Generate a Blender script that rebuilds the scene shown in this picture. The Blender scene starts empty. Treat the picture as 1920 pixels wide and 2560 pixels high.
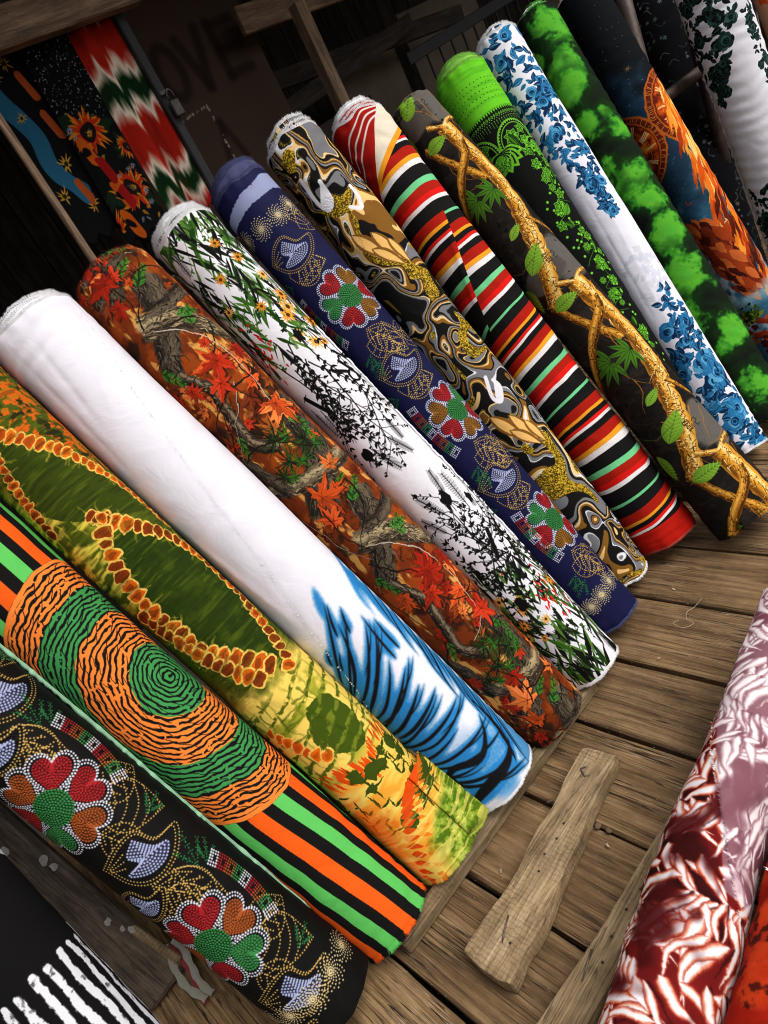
import bpy, bmesh, math, random
import numpy as np
from mathutils import Vector, Matrix

# ------------------------------------------------------------------ camera, sky, sun, exposure
S = bpy.context.scene
CAM = np.array([0.0, 0.0, 1.5])
FPX = 1752.0                                   # focal length in pixels of a 1920 x 2560 frame
ay = np.array([-1434.0, -134.0, FPX]); ay /= np.linalg.norm(ay)
an = np.array([1840.0, 3220.0, FPX]); an -= ay * (an @ ay); an /= np.linalg.norm(an)
RW = np.stack([np.cross(ay, -an), ay, -an])    # camera axes (right, down, forward) -> world
cam = bpy.data.cameras.new('camera'); cam_o = bpy.data.objects.new('camera', cam)
S.collection.objects.link(cam_o); S.camera = cam_o
m = Matrix.Identity(4)
for c, v in enumerate(([1, 0, 0], [0, -1, 0], [0, 0, -1])):
    w = RW @ np.array(v, float)
    for r in range(3): m[r][c] = w[r]
m.translation = Vector(CAM)
cam_o.matrix_world = m
cam.sensor_fit = 'VERTICAL'; cam.sensor_height = 36.0; cam.lens = 36.0 * FPX / 2560.0
cam.clip_start = 0.02; cam.clip_end = 400.0

SUN_EL, SUN_AZ = math.radians(56), math.radians(158)     # azimuth measured from +y towards +x
wd = bpy.data.worlds.new('World'); S.world = wd; wd.use_nodes = True
nt = wd.node_tree
sky = nt.nodes.new('ShaderNodeTexSky'); sky.sky_type = 'NISHITA'; sky.sun_disc = False
sky.sun_elevation = SUN_EL; sky.sun_rotation = SUN_AZ; sky.air_density = 1.0; sky.dust_density = 4.0; sky.ozone_density = 1.0
hsv = nt.nodes.new('ShaderNodeHueSaturation'); hsv.inputs['Saturation'].default_value = 0.35
nt.links.new(sky.outputs[0], hsv.inputs['Color'])
nt.links.new(hsv.outputs[0], nt.nodes['Background'].inputs[0])
nt.nodes['Background'].inputs[1].default_value = 0.115
sl = bpy.data.lights.new('sun', 'SUN'); sl.energy = 1.5; sl.angle = math.radians(34); sl.color = (1.0, 0.965, 0.91)
so = bpy.data.objects.new('sun', sl); S.collection.objects.link(so)
sd = Vector((math.sin(SUN_AZ) * math.cos(SUN_EL), math.cos(SUN_AZ) * math.cos(SUN_EL), math.sin(SUN_EL)))
so.rotation_euler = sd.to_track_quat('Z', 'Y').to_euler(); so.location = sd * 8
S.view_settings.view_transform = 'Standard'; S.view_settings.look = 'None'
S.view_settings.exposure = 0.38; S.view_settings.gamma = 1.0; S.view_settings.use_curve_mapping = False
S.render.engine = 'CYCLES'
S.cycles.use_denoising = True
S.cycles.max_bounces = 6
S.cycles.filter_width = 1.05

rnd = random.Random(7)
COL = S.collection

# ------------------------------------------------------------------ helpers: objects
def mesh_obj(name, verts, faces, mat, parent=None, smooth=False, uvs=None):
    me = bpy.data.meshes.new(name)
    me.from_pydata([tuple(v) for v in verts], [], [tuple(f) for f in faces])
    if uvs is not None:
        l = me.uv_layers.new(name='UVMap')
        idx = np.empty(len(me.loops), np.int32); me.loops.foreach_get('vertex_index', idx)
        l.data.foreach_set('uv', np.asarray(uvs, np.float32)[idx].ravel())
    if smooth: me.polygons.foreach_set('use_smooth', [True] * len(me.polygons))
    me.materials.append(mat); me.update()
    o = bpy.data.objects.new(name, me); COL.objects.link(o)
    if parent: o.parent = parent
    return o
def tag(o, label=None, cat=None, group=None, kind=None):
    if label: o['label'] = label
    if cat: o['category'] = cat
    if group: o['group'] = group
    if kind: o['kind'] = kind
    return o
def empty(name, loc=(0, 0, 0)):
    o = bpy.data.objects.new(name, None); COL.objects.link(o); o.location = loc; o.empty_display_size = .05
    return o
def box(name, mat, c, size, parent=None, rot=None, bev=.004, seg=1, jit=0.0):
    bm = bmesh.new(); bmesh.ops.create_cube(bm, size=1.0)
    for v in bm.verts:
        v.co = Vector((v.co.x * size[0], v.co.y * size[1], v.co.z * size[2]))
        if jit: v.co += Vector([rnd.uniform(-jit, jit) for _ in range(3)])
    if bev: bmesh.ops.bevel(bm, geom=bm.edges[:], offset=bev, segments=seg, affect='EDGES')
    me = bpy.data.meshes.new(name); bm.to_mesh(me); bm.free(); me.materials.append(mat)
    o = bpy.data.objects.new(name, me); COL.objects.link(o)
    o.location = c
    if rot is not None:
        o.rotation_mode = 'QUATERNION'; o.rotation_quaternion = rot
    if parent: o.parent = parent
    return o
def bar(name, mat, a, b, w, h, parent=None, up=(0, 0, 1), **k):
    """square timber from a to b, long axis = local x"""
    a, b = Vector(a), Vector(b); x = (b - a).normalized(); z = Vector(up); y = z.cross(x).normalized(); z = x.cross(y)
    q = Matrix((x, y, z)).transposed().to_quaternion()
    return box(name, mat, (a + b) / 2, ((b - a).length, w, h), parent, q, **k)
def tube(name, mat, pts, r, parent=None, n=8):
    pts = [Vector(p) for p in pts]; V = []; Fc = []
    for i, p in enumerate(pts):
        t = (pts[min(i + 1, len(pts) - 1)] - pts[max(i - 1, 0)]).normalized()
        u = t.cross(Vector((0.3, 0.2, 1))).normalized(); v = t.cross(u)
        rr = r[i] if hasattr(r, '__len__') else r
        for k in range(n):
            a = 2 * math.pi * k / n; V.append(p + (u * math.cos(a) + v * math.sin(a)) * rr)
    for i in range(len(pts) - 1):
        for k in range(n):
            Fc.append((i * n + k, i * n + (k + 1) % n, (i + 1) * n + (k + 1) % n, (i + 1) * n + k))
    Fc.append(tuple(range(n - 1, -1, -1))); Fc.append(tuple((len(pts) - 1) * n + k for k in range(n)))
    return mesh_obj(name, V, Fc, mat, parent, True)

# ------------------------------------------------------------------ helpers: materials
def new_mat(name):
    mt = bpy.data.materials.new(name); mt.use_nodes = True
    return mt, mt.node_tree.nodes, mt.node_tree.links, mt.node_tree.nodes['Principled BSDF']
def ramp(N, fac, stops, L):
    r = N.new('ShaderNodeValToRGB'); e = r.color_ramp.elements
    e[0].position, e[0].color = stops[0][0], (*stops[0][1], 1); e[1].position, e[1].color = stops[1][0], (*stops[1][1], 1)
    for p, c in stops[2:]:
        x = e.new(p); x.color = (*c, 1)
    L.new(fac, r.inputs[0]); return r
def wood(name, dark, mid, light, stretch=(2.2, 28, 28), bump=.5, crack=.45, rough=.75, dirt=.5, marks=.0, saw=0.0):
    """weathered timber, grain along local x; each object gets its own stretch of grain"""
    mt, N, L, B = new_mat(name)
    tc = N.new('ShaderNodeTexCoord'); oi = N.new('ShaderNodeObjectInfo')
    mul = N.new('ShaderNodeVectorMath'); mul.operation = 'SCALE'; mul.inputs[0].default_value = (7.3, 3.1, 5.7)
    L.new(oi.outputs['Random'], mul.inputs['Scale'])
    add = N.new('ShaderNodeVectorMath'); L.new(tc.outputs['Object'], add.inputs[0]); L.new(mul.outputs[0], add.inputs[1])
    mp = N.new('ShaderNodeMapping'); mp.inputs['Scale'].default_value = stretch; L.new(add.outputs[0], mp.inputs[0])
    g = N.new('ShaderNodeTexNoise'); g.inputs['Scale'].default_value = 2.4; g.inputs['Detail'].default_value = 7; g.inputs['Roughness'].default_value = .68; g.inputs['Distortion'].default_value = .6
    L.new(mp.outputs[0], g.inputs[0])
    cr = ramp(N, g.outputs[0], [(.30, dark), (.68, light), (.5, mid)], L)
    # fine fibre
    mp2 = N.new('ShaderNodeMapping'); mp2.inputs['Scale'].default_value = (stretch[0] * 2, stretch[1] * 6, stretch[2] * 6); L.new(add.outputs[0], mp2.inputs[0])
    f = N.new('ShaderNodeTexNoise'); f.inputs['Scale'].default_value = 2; f.inputs['Detail'].default_value = 4; L.new(mp2.outputs[0], f.inputs[0])
    mx = N.new('ShaderNodeMix'); mx.data_type = 'RGBA'; mx.blend_type = 'OVERLAY'; mx.inputs[0].default_value = .55
    L.new(cr.outputs[0], mx.inputs[6]); L.new(f.outputs[0], mx.inputs[7])
    # drying cracks along the grain
    mp3 = N.new('ShaderNodeMapping'); mp3.inputs['Scale'].default_value = (stretch[0] * .8, stretch[1] * 2.1, stretch[2] * 2.1); L.new(add.outputs[0], mp3.inputs[0])
    c = N.new('ShaderNodeTexNoise'); c.inputs['Scale'].default_value = 1.7; c.inputs['Detail'].default_value = 3; L.new(mp3.outputs[0], c.inputs[0])
    ab = N.new('ShaderNodeMath'); ab.operation = 'SUBTRACT'; ab.inputs[1].default_value = .5; L.new(c.outputs[0], ab.inputs[0])
    ab2 = N.new('ShaderNodeMath'); ab2.operation = 'ABSOLUTE'; L.new(ab.outputs[0], ab2.inputs[0])
    ck = ramp(N, ab2.outputs[0], [(.0, (0, 0, 0)), (.018, (1, 1, 1))], L)
    lo = N.new('ShaderNodeTexNoise'); lo.inputs['Scale'].default_value = 3.2; lo.inputs['Detail'].default_value = 4; L.new(add.outputs[0], lo.inputs[0])
    lr = ramp(N, lo.outputs[0], [(.42, (0, 0, 0)), (.62, (1, 1, 1))], L)
    om = N.new('ShaderNodeMath'); om.operation = 'MAXIMUM'; L.new(ck.outputs[0], om.inputs[0]); L.new(lr.outputs[0], om.inputs[1])
    mx2 = N.new('ShaderNodeMix'); mx2.data_type = 'RGBA'; mx2.blend_type = 'MULTIPLY'; mx2.inputs[0].default_value = crack
    L.new(mx.outputs[2], mx2.inputs[6]); L.new(om.outputs[0], mx2.inputs[7])
    # pale splinters beside the cracks
    sp = ramp(N, ab2.outputs[0], [(.020, (0, 0, 0)), (.034, (0, 0, 0)), (.026, (1, 1, 1))], L)
    spm = N.new('ShaderNodeMath'); spm.operation = 'MULTIPLY'; L.new(sp.outputs[0], spm.inputs[0])
    lr2 = ramp(N, lo.outputs[0], [(.38, (1, 1, 1)), (.5, (0, 0, 0))], L); L.new(lr2.outputs[0], spm.inputs[1])
    spf = N.new('ShaderNodeMath'); spf.operation = 'MULTIPLY'; spf.inputs[1].default_value = marks; L.new(spm.outputs[0], spf.inputs[0])
    mx4 = N.new('ShaderNodeMix'); mx4.data_type = 'RGBA'; L.new(spf.outputs[0], mx4.inputs[0]); L.new(mx2.outputs[2], mx4.inputs[6]); mx4.inputs[7].default_value = (.42, .31, .2, 1)
    # grime and wear with a shape of its own
    d = N.new('ShaderNodeTexNoise'); d.inputs['Scale'].default_value = 7; d.inputs['Detail'].default_value = 6; d.inputs['Roughness'].default_value = .7; L.new(add.outputs[0], d.inputs[0])
    dr = ramp(N, d.outputs[0], [(.30, (.32, .30, .28)), (.58, (1, 1, 1))], L)
    mx3 = N.new('ShaderNodeMix'); mx3.data_type = 'RGBA'; mx3.blend_type = 'MULTIPLY'; mx3.inputs[0].default_value = dirt
    L.new(mx4.outputs[2], mx3.inputs[6]); L.new(dr.outputs[0], mx3.inputs[7])
    lastc = mx3.outputs[2]
    if saw:                                              # marks of the saw across the grain
        wv = N.new('ShaderNodeTexWave'); wv.inputs['Scale'].default_value = 28; wv.inputs['Distortion'].default_value = 5; wv.inputs['Detail'].default_value = 4; wv.inputs['Detail Scale'].default_value = 2.5; L.new(add.outputs[0], wv.inputs[0])
        sr_ = ramp(N, wv.outputs[1], [(.05, (.35, .32, .30)), (.40, (1, 1, 1))], L); sm = N.new('ShaderNodeMix'); sm.data_type = 'RGBA'; sm.blend_type = 'MULTIPLY'
        mk_ = N.new('ShaderNodeMath'); mk_.operation = 'MULTIPLY'; mk_.inputs[1].default_value = saw; L.new(lr.outputs[0], mk_.inputs[0]); L.new(mk_.outputs[0], sm.inputs[0])
        L.new(lastc, sm.inputs[6]); L.new(sr_.outputs[0], sm.inputs[7]); lastc = sm.outputs[2]
    hv = N.new('ShaderNodeHueSaturation'); L.new(lastc, hv.inputs['Color'])
    vr = N.new('ShaderNodeMapRange'); vr.inputs[3].default_value = .78; vr.inputs[4].default_value = 1.22; L.new(oi.outputs['Random'], vr.inputs[0]); L.new(vr.outputs[0], hv.inputs['Value'])
    L.new(hv.outputs[0], B.inputs['Base Color'])
    ba = N.new('ShaderNodeMath'); ba.operation = 'MULTIPLY_ADD'; ba.inputs[1].default_value = 1.2; L.new(om.outputs[0], ba.inputs[0]); L.new(f.outputs[0], ba.inputs[2])
    bu = N.new('ShaderNodeBump'); bu.inputs['Strength'].default_value = bump; bu.inputs['Distance'].default_value = .004
    L.new(ba.outputs[0], bu.inputs['Height']); L.new(bu.outputs[0], B.inputs['Normal'])
    B.inputs['Roughness'].default_value = rough; B.inputs['Specular IOR Level'].default_value = .3
    return mt
def plain(name, col, rough=.6, metal=0.0, var=.25, scale=9.0, bump=.15):
    mt, N, L, B = new_mat(name)
    tc = N.new('ShaderNodeTexCoord'); n = N.new('ShaderNodeTexNoise'); n.inputs['Scale'].default_value = scale; n.inputs['Detail'].default_value = 6; n.inputs['Roughness'].default_value = .65
    L.new(tc.outputs['Object'], n.inputs[0])
    r = ramp(N, n.outputs[0], [(.3, tuple(c * (1 - var) for c in col)), (.7, tuple(min(1, c * (1 + var)) for c in col))], L)
    L.new(r.outputs[0], B.inputs['Base Color'])
    bu = N.new('ShaderNodeBump'); bu.inputs['Strength'].default_value = bump; bu.inputs['Distance'].default_value = .003; L.new(n.outputs[0], bu.inputs['Height']); L.new(bu.outputs[0], B.inputs['Normal'])
    B.inputs['Roughness'].default_value = rough; B.inputs['Metallic'].default_value = metal
    return mt

# ------------------------------------------------------------------ cloth prints, drawn by code on a metre grid
PPM = 900
def vnoise(h, w, cy, cx, seed):
    g = np.random.default_rng(seed).random((int(h / cy) + 3, int(w / cx) + 3)).astype(np.float32)
    y = np.arange(h) / cy; x = np.arange(w) / cx
    y0 = y.astype(int); x0 = x.astype(int); fy = (y - y0).astype(np.float32); fx = (x - x0).astype(np.float32)
    fy = (fy * fy * (3 - 2 * fy))[:, None]; fx = (fx * fx * (3 - 2 * fx))[None]
    a = g[y0][:, x0]; b = g[y0][:, x0 + 1]; c = g[y0 + 1][:, x0]; d = g[y0 + 1][:, x0 + 1]
    return (a * (1 - fx) + b * fx) * (1 - fy) + (c * (1 - fx) + d * fx) * fy
def xf(pts, x, y, sc=1.0, rot=0.0, sy=None):
    p = np.asarray(pts, float) * np.array([sc, sc if sy is None else sy]); c, s = math.cos(rot), math.sin(rot)
    return np.stack([x + p[:, 0] * c - p[:, 1] * s, y + p[:, 0] * s + p[:, 1] * c], 1)
def spline(pts, n=8):
    p = np.asarray(pts, float)
    if len(p) < 3: return p
    q = np.vstack([2 * p[0] - p[1], p, 2 * p[-1] - p[-2]]); out = []
    for i in range(1, len(q) - 2):
        for t in np.arange(n) / n:
            out.append(.5 * ((2 * q[i]) + (-q[i - 1] + q[i + 1]) * t + (2 * q[i - 1] - 5 * q[i] + 4 * q[i + 1] - q[i + 2]) * t * t + (-q[i - 1] + 3 * q[i] - 3 * q[i + 1] + q[i + 2]) * t ** 3))
    out.append(p[-1]); return np.array(out)
def walk(pts, step):
    p = np.asarray(pts, float); d = np.hypot(*np.diff(p, axis=0).T); s = np.concatenate([[0], np.cumsum(d)])
    n = max(2, int(round(s[-1] / step))); t = np.linspace(0, s[-1], n, endpoint=False)
    return np.stack([np.interp(t, s, p[:, 0]), np.interp(t, s, p[:, 1])], 1)
class Tex:
    def __init__(s, W, L, bg, k=PPM):
        s.k, s.W, s.L = k, W, L; s.w, s.h = max(8, int(W * k)), max(8, int(L * k))
        s.a = np.empty((s.h, s.w, 3), np.float32); s.a[:] = bg
        s.z = np.zeros((s.h, s.w), np.float32)
    def XY(s):
        return (np.arange(s.w, dtype=np.float32)[None] + .5) / s.k - s.W / 2, (np.arange(s.h, dtype=np.float32)[:, None] + .5) / s.k
    def noise(s, cx, cy=None, seed=1, oct=3, gain=.5):
        cy = cy or cx; t = 0; tot = 0; amp = 1
        for o in range(oct):
            t = t + amp * vnoise(s.h, s.w, max(1.5, cy * s.k / 2 ** o), max(1.5, cx * s.k / 2 ** o), seed * 31 + o); tot += amp; amp *= gain
        return t / tot
    def mix(s, m, col):
        m = np.clip(m, 0, 1)[..., None]; s.a[:] = s.a * (1 - m) + np.asarray(col, np.float32) * m
    def _win(s, q, pad):
        x0 = max(0, int(q[:, 0].min() - pad)); x1 = min(s.w, int(q[:, 0].max() + pad) + 2)
        y0 = max(0, int(q[:, 1].min() - pad)); y1 = min(s.h, int(q[:, 1].max() + pad) + 2)
        return (x0, x1, y0, y1) if x1 > x0 and y1 > y0 else None
    def _put(s, b, m, col, al=1.0, hz=None):
        x0, x1, y0, y1 = b; m = (m * al)[..., None]
        s.a[y0:y1, x0:x1] = s.a[y0:y1, x0:x1] * (1 - m) + np.asarray(col, np.float32) * m
        if hz is not None: s.z[y0:y1, x0:x1] = np.maximum(s.z[y0:y1, x0:x1], m[..., 0] * hz)
    def _q(s, pts):
        p = np.asarray(pts, float); return np.stack([(p[:, 0] + s.W / 2) * s.k, p[:, 1] * s.k], 1)
    def poly(s, pts, col, al=1.0):
        q = s._q(pts); b = s._win(q, 1)
        if b is None: return
        x0, x1, y0, y1 = b; X = (np.arange((x1 - x0) * 2) * .5 + .25 + x0)[None]; Y = (np.arange((y1 - y0) * 2) * .5 + .25 + y0)[:, None]
        ins = np.zeros((Y.shape[0], X.shape[1]), bool); j = len(q) - 1
        for i in range(len(q)):
            ya, yb = q[i, 1], q[j, 1]
            if ya != yb:
                r = ((ya > Y) != (yb > Y))[:, 0]
                if r.any():
                    xc = (q[j, 0] - q[i, 0]) * (Y[r] - ya) / (yb - ya) + q[i, 0]; ins[r] ^= X < xc
            j = i
        mk = ins.reshape(y1 - y0, 2, x1 - x0, 2).mean((1, 3), dtype=np.float32); s._put(b, mk, col, al)
    def stroke(s, pts, w0, col, al=1.0, w1=None, soft=.6, hz=None):
        q = s._q(pts); w1 = w0 if w1 is None else w1; n = len(q) - 1
        R0, R1 = w0 * s.k / 2, w1 * s.k / 2; mr = max(R0, R1) + soft + 1; b = s._win(q, mr)
        if b is None: return
        x0, x1, y0, y1 = b; mk = np.zeros((y1 - y0, x1 - x0), np.float32)
        for i in range(n):
            bb = s._win(q[i:i + 2], mr)
            if bb is None: continue
            a0, a1, b0, b1 = bb; X = np.arange(a0, a1)[None] + .5; Y = np.arange(b0, b1)[:, None] + .5
            d = q[i + 1] - q[i]; L2 = d @ d + 1e-9
            t = np.clip(((X - q[i, 0]) * d[0] + (Y - q[i, 1]) * d[1]) / L2, 0, 1)
            ds = np.hypot(X - q[i, 0] - t * d[0], Y - q[i, 1] - t * d[1])
            rr = R0 + (R1 - R0) * (i + t) / n
            v = mk[b0 - y0:b1 - y0, a0 - x0:a1 - x0]; np.maximum(v, np.clip((rr - ds) / (2 * soft) + .5, 0, 1), out=v)
        s._put(b, mk, col, al, hz)
    def dots(s, pts, r, col, hz=1.0):
        q = s._q(np.asarray(pts, float).reshape(-1, 2)); R = r * s.k; n = int(R + 2); o = np.arange(-n, n + 1)
        ix = np.floor(q[:, 0]).astype(int)[:, None, None] + o[None, None]; iy = np.floor(q[:, 1]).astype(int)[:, None, None] + o[None, :, None]
        ix, iy = np.broadcast_arrays(ix, iy)
        al = np.clip(R - np.hypot(ix + .5 - q[:, 0, None, None], iy + .5 - q[:, 1, None, None]) + .5, 0, 1)
        ok = (ix >= 0) & (iy >= 0) & (ix < s.w) & (iy < s.h) & (al > 0)
        ix, iy, al = ix[ok], iy[ok], al[ok].astype(np.float32)[:, None]
        s.a[iy, ix] = s.a[iy, ix] * (1 - al) + np.asarray(col, np.float32) * al
        s.z[iy, ix] = np.maximum(s.z[iy, ix], al[:, 0] * hz)
    def blur(self, m, r):
        n = max(1, int(r * self.k))
        for ax in (0, 1):
            for _ in range(2):
                p = np.pad(m, [(n + 1, n) if i == ax else (0, 0) for i in (0, 1)], mode='edge'); c = np.cumsum(p, ax, dtype=np.float64)
                hi = np.take(c, range(2 * n + 1, c.shape[ax]), ax); lo = np.take(c, range(0, c.shape[ax] - 2 * n - 1), ax); m = ((hi - lo) / (2 * n + 1)).astype(np.float32)
        return m
    def warp(s, amp, cell, seed, oct=3):
        dx = (s.noise(cell, seed=seed, oct=oct) - .5) * 2 * amp * s.k; dy = (s.noise(cell, seed=seed + 50, oct=oct) - .5) * 2 * amp * s.k
        ix = np.clip(np.arange(s.w)[None] + dx, 0, s.w - 1).astype(int); iy = np.clip(np.arange(s.h)[:, None] + dy, 0, s.h - 1).astype(int)
        s.a = s.a[iy, ix]; s.z = s.z[iy, ix]
    def image(s, name):
        im = bpy.data.images.new(name, s.w, s.h, alpha=True); im.alpha_mode = 'CHANNEL_PACKED'
        out = np.empty((s.h, s.w, 4), np.float32); out[..., :3] = np.clip(s.a, 0, 1); out[..., 3] = np.clip(s.z, 0, 1)
        im.pixels.foreach_set(out[::-1].ravel()); im.update(); im.pack(); return im
def cloth(name, T, rough=.88, sheen=.0, bump=.35, zb=.0, spec=.08, gain=1.0):
    """printed cloth: the drawn print plus woven relief, faint creases and slight fading"""
    mt, N, L, B = new_mat(name)
    uvn = N.new('ShaderNodeUVMap'); t = N.new('ShaderNodeTexImage'); t.image = T.image(name + '_print'); t.extension = 'EXTEND'; t.interpolation = 'Cubic' if zb else 'Linear'
    L.new(uvn.outputs[0], t.inputs[0])
    tc = N.new('ShaderNodeTexCoord')
    n = N.new('ShaderNodeTexNoise'); n.inputs['Scale'].default_value = 14; n.inputs['Detail'].default_value = 5; L.new(tc.outputs['Object'], n.inputs[0])
    hv = N.new('ShaderNodeHueSaturation'); L.new(t.outputs[0], hv.inputs['Color'])
    vr = N.new('ShaderNodeMapRange'); vr.inputs[3].default_value = .9 * gain; vr.inputs[4].default_value = 1.02 * gain; L.new(n.outputs[0], vr.inputs[0]); L.new(vr.outputs[0], hv.inputs['Value'])
    L.new(hv.outputs[0], B.inputs['Base Color'])
    # weave
    mp = N.new('ShaderNodeMapping'); mp.inputs['Scale'].default_value = (T.W, T.L, 1); L.new(uvn.outputs[0], mp.inputs[0])
    wv = N.new('ShaderNodeTexNoise'); wv.inputs['Scale'].default_value = 900; wv.inputs['Detail'].default_value = 1; L.new(mp.outputs[0], wv.inputs[0])
    cr = N.new('ShaderNodeTexNoise'); cr.inputs['Scale'].default_value = 9; cr.inputs['Detail'].default_value = 4; cr.inputs['Distortion'].default_value = 1.5; L.new(mp.outputs[0], cr.inputs[0])
    b1 = N.new('ShaderNodeBump'); b1.inputs['Strength'].default_value = bump; b1.inputs['Distance'].default_value = .0008; L.new(wv.outputs[0], b1.inputs['Height'])
    b2 = N.new('ShaderNodeBump'); b2.inputs['Strength'].default_value = .55; b2.inputs['Distance'].default_value = .005; L.new(cr.outputs[0], b2.inputs['Height']); L.new(b1.outputs[0], b2.inputs['Normal'])
    last = b2
    if zb:
        b3 = N.new('ShaderNodeBump'); b3.inputs['Strength'].default_value = zb; b3.inputs['Distance'].default_value = .0025; L.new(t.outputs[1], b3.inputs['Height']); L.new(b2.outputs[0], b3.inputs['Normal']); last = b3
        rr = N.new('ShaderNodeMapRange'); rr.inputs[3].default_value = rough; rr.inputs[4].default_value = .32; L.new(t.outputs[1], rr.inputs[0]); L.new(rr.outputs[0], B.inputs['Roughness'])
    else: B.inputs['Roughness'].default_value = rough
    L.new(last.outputs[0], B.inputs['Normal'])
    B.inputs['Specular IOR Level'].default_value = spec; B.inputs['Sheen Weight'].default_value = sheen; B.inputs['Sheen Roughness'].default_value = .5
    return mt
# ------------------------------------------------------------------ print motifs
PI = math.pi
_t = np.linspace(0, 2 * PI, 40, endpoint=False)
HEART = np.stack([16 * np.sin(_t) ** 3, -(13 * np.cos(_t) - 5 * np.cos(2 * _t) - 2 * np.cos(3 * _t) - np.cos(4 * _t))], 1) / 17.0   # point down (+y)
CIRC = np.stack([np.cos(_t), np.sin(_t)], 1)
def leaf_pts(w=.3, n=8):
    t = np.linspace(0, 1, n); e = np.sin(PI * t ** .8) * w
    return np.vstack([np.stack([t, e], 1), np.stack([t[::-1], -e[::-1]], 1)[1:-1]])
LEAF = leaf_pts(.28); LEAFW = leaf_pts(.42)
def blob(rg, n=14, j=.25):
    r = 1 + rg.uniform(-j, j, n); a = np.arange(n) * 2 * PI / n
    return spline(np.vstack([np.stack([np.cos(a) * r, np.sin(a) * r], 1)] * 1 + [[np.cos(0) * r[0], 0]]), 3)
def beads_in(T, pts, c, col, step, r, rows=(1, .8, .6, .4, .2)):
    c = np.asarray(c)
    for k in rows: T.dots(walk(np.vstack([c + (pts - c) * k, (c + (pts - c) * k)[:1]]), step), r, col)
def bead_line(T, pts, col, step=.0064, r=.0019, dbl=0.0):
    p = walk(pts, step); T.dots(p, r, col)
    if dbl:
        d = np.gradient(p, axis=0); d /= np.hypot(*d.T)[:, None] + 1e-9; T.dots(p + np.stack([-d[:, 1], d[:, 0]], 1) * dbl, r, col)
WB = (.84, .84, .88); GB = (.78, .63, .33); GR = (.22, .52, .27); RB = (.64, .12, .14); OB = (.64, .31, .13); PB = (.66, .69, .83)
def bead_flower(T, x, y, R, rot, cols, st=.0060, r=.0022):
    hs = []
    for i in range(6):
        a = rot + i * PI / 3; d = np.array([math.cos(a), math.sin(a)]); c = np.array([x, y]) + d * R * .64
        h = xf(HEART * np.array([1.02, 1.12]), c[0], c[1], R * .355, a + PI / 2); hs.append((c, h))
    for i, (c, h) in enumerate(hs):
        T.poly(c + (h - c) * 1.34, T.base)
        for k in (1.30, 1.14): T.dots(walk(np.vstack([c + (h - c) * k, c + (h[:1] - c) * k]), st), r, WB)
        T.poly(c + (h - c) * 1.05, T.base); T.poly(c + (h - c) * .98, tuple(v * .62 for v in cols[i]), .9)
        beads_in(T, h, c, cols[i], st, r, (.94, .78, .62, .46, .30, .14))
    T.poly(xf(CIRC, x, y, R * .37), (.09, .24, .11))
    for k in range(7): T.dots(walk(xf(np.vstack([CIRC, CIRC[:1]]), x, y, R * .37 * (k + .6) / 7), st), r, GR)
def bead_bud(T, x, y, sc, rot, fl=1):
    tear = spline(np.array([(-1.0, .30), (-.5, -.32), (.0, -.55), (.5, -.22), (1.15, -.42), (.95, .35), (.35, .85), (-.35, .80), (-1.0, .30)]) * np.array([1, fl]), 6)
    q = xf(tear, x, y, sc, rot); c = q.mean(0); T.poly(q, T.base)
    for k in (1.02, .90): bead_line(T, c + (q - c) * k, GB)
    inn = spline(np.array([(-.1, -.36), (.42, -.05), (.82, -.04), (.66, .38), (.2, .62), (-.36, .58), (.0, .28), (-.3, .05), (-.1, -.36)]) * np.array([1, fl]), 5)
    p = xf(inn, x, y, sc, rot); T.poly(p, (.16, .17, .24)); beads_in(T, p, p.mean(0), PB, .0062, .0023, (.97, .8, .63, .46, .29, .12))
    for k in range(3): bead_line(T, xf([(-.8, .28 + .06 * k * fl), (-.32, (-.12 + .22 * k) * fl)], x, y, sc, rot), GB)
def bead_leaf(T, x, y, ln, rot, w=.32, ribs=6, mode=0):
    ln *= 1.2
    p = xf(np.vstack([leaf_pts(w, 12), leaf_pts(w, 12)[:1]]), x, y, ln, rot); bead_line(T, p, GB)
    if mode == 0:
        for k in range(1, ribs):
            t = k / ribs; e = math.sin(PI * t ** .8) * w
            bead_line(T, xf(spline([(t, -e), (t + .10, 0), (t, e)], 5), x, y, ln, rot), GB)
    else:
        bead_line(T, xf([(0, 0), (.95, 0)], x, y, ln, rot), GB)
        for k in range(1, ribs):
            t = k / ribs; e = math.sin(PI * t ** .8) * w * .8
            for sg in (-1, 1): bead_line(T, xf([(t - .12, 0), (t + .06, sg * e)], x, y, ln, rot), GB)
def bead_sprig(T, x, y, ln, rot):
    for k in range(3):
        a = rot + (k - 1) * .55; l = ln * (1 if k == 1 else .75)
        e = np.array([x, y]) + l * np.array([math.cos(a), math.sin(a)]); T.dots(walk([(x, y), e], .0065), .0019, (.15, .42, .22))
        for t in (.35, .55, .75, .95):
            p = np.array([x, y]) + (e - [x, y]) * t
            for sg in (-1, 1):
                b = a + sg * .7; T.dots(walk([p, p + .22 * l * np.array([math.cos(b), math.sin(b)])], .0065), .0018, (.15, .42, .22))
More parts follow.
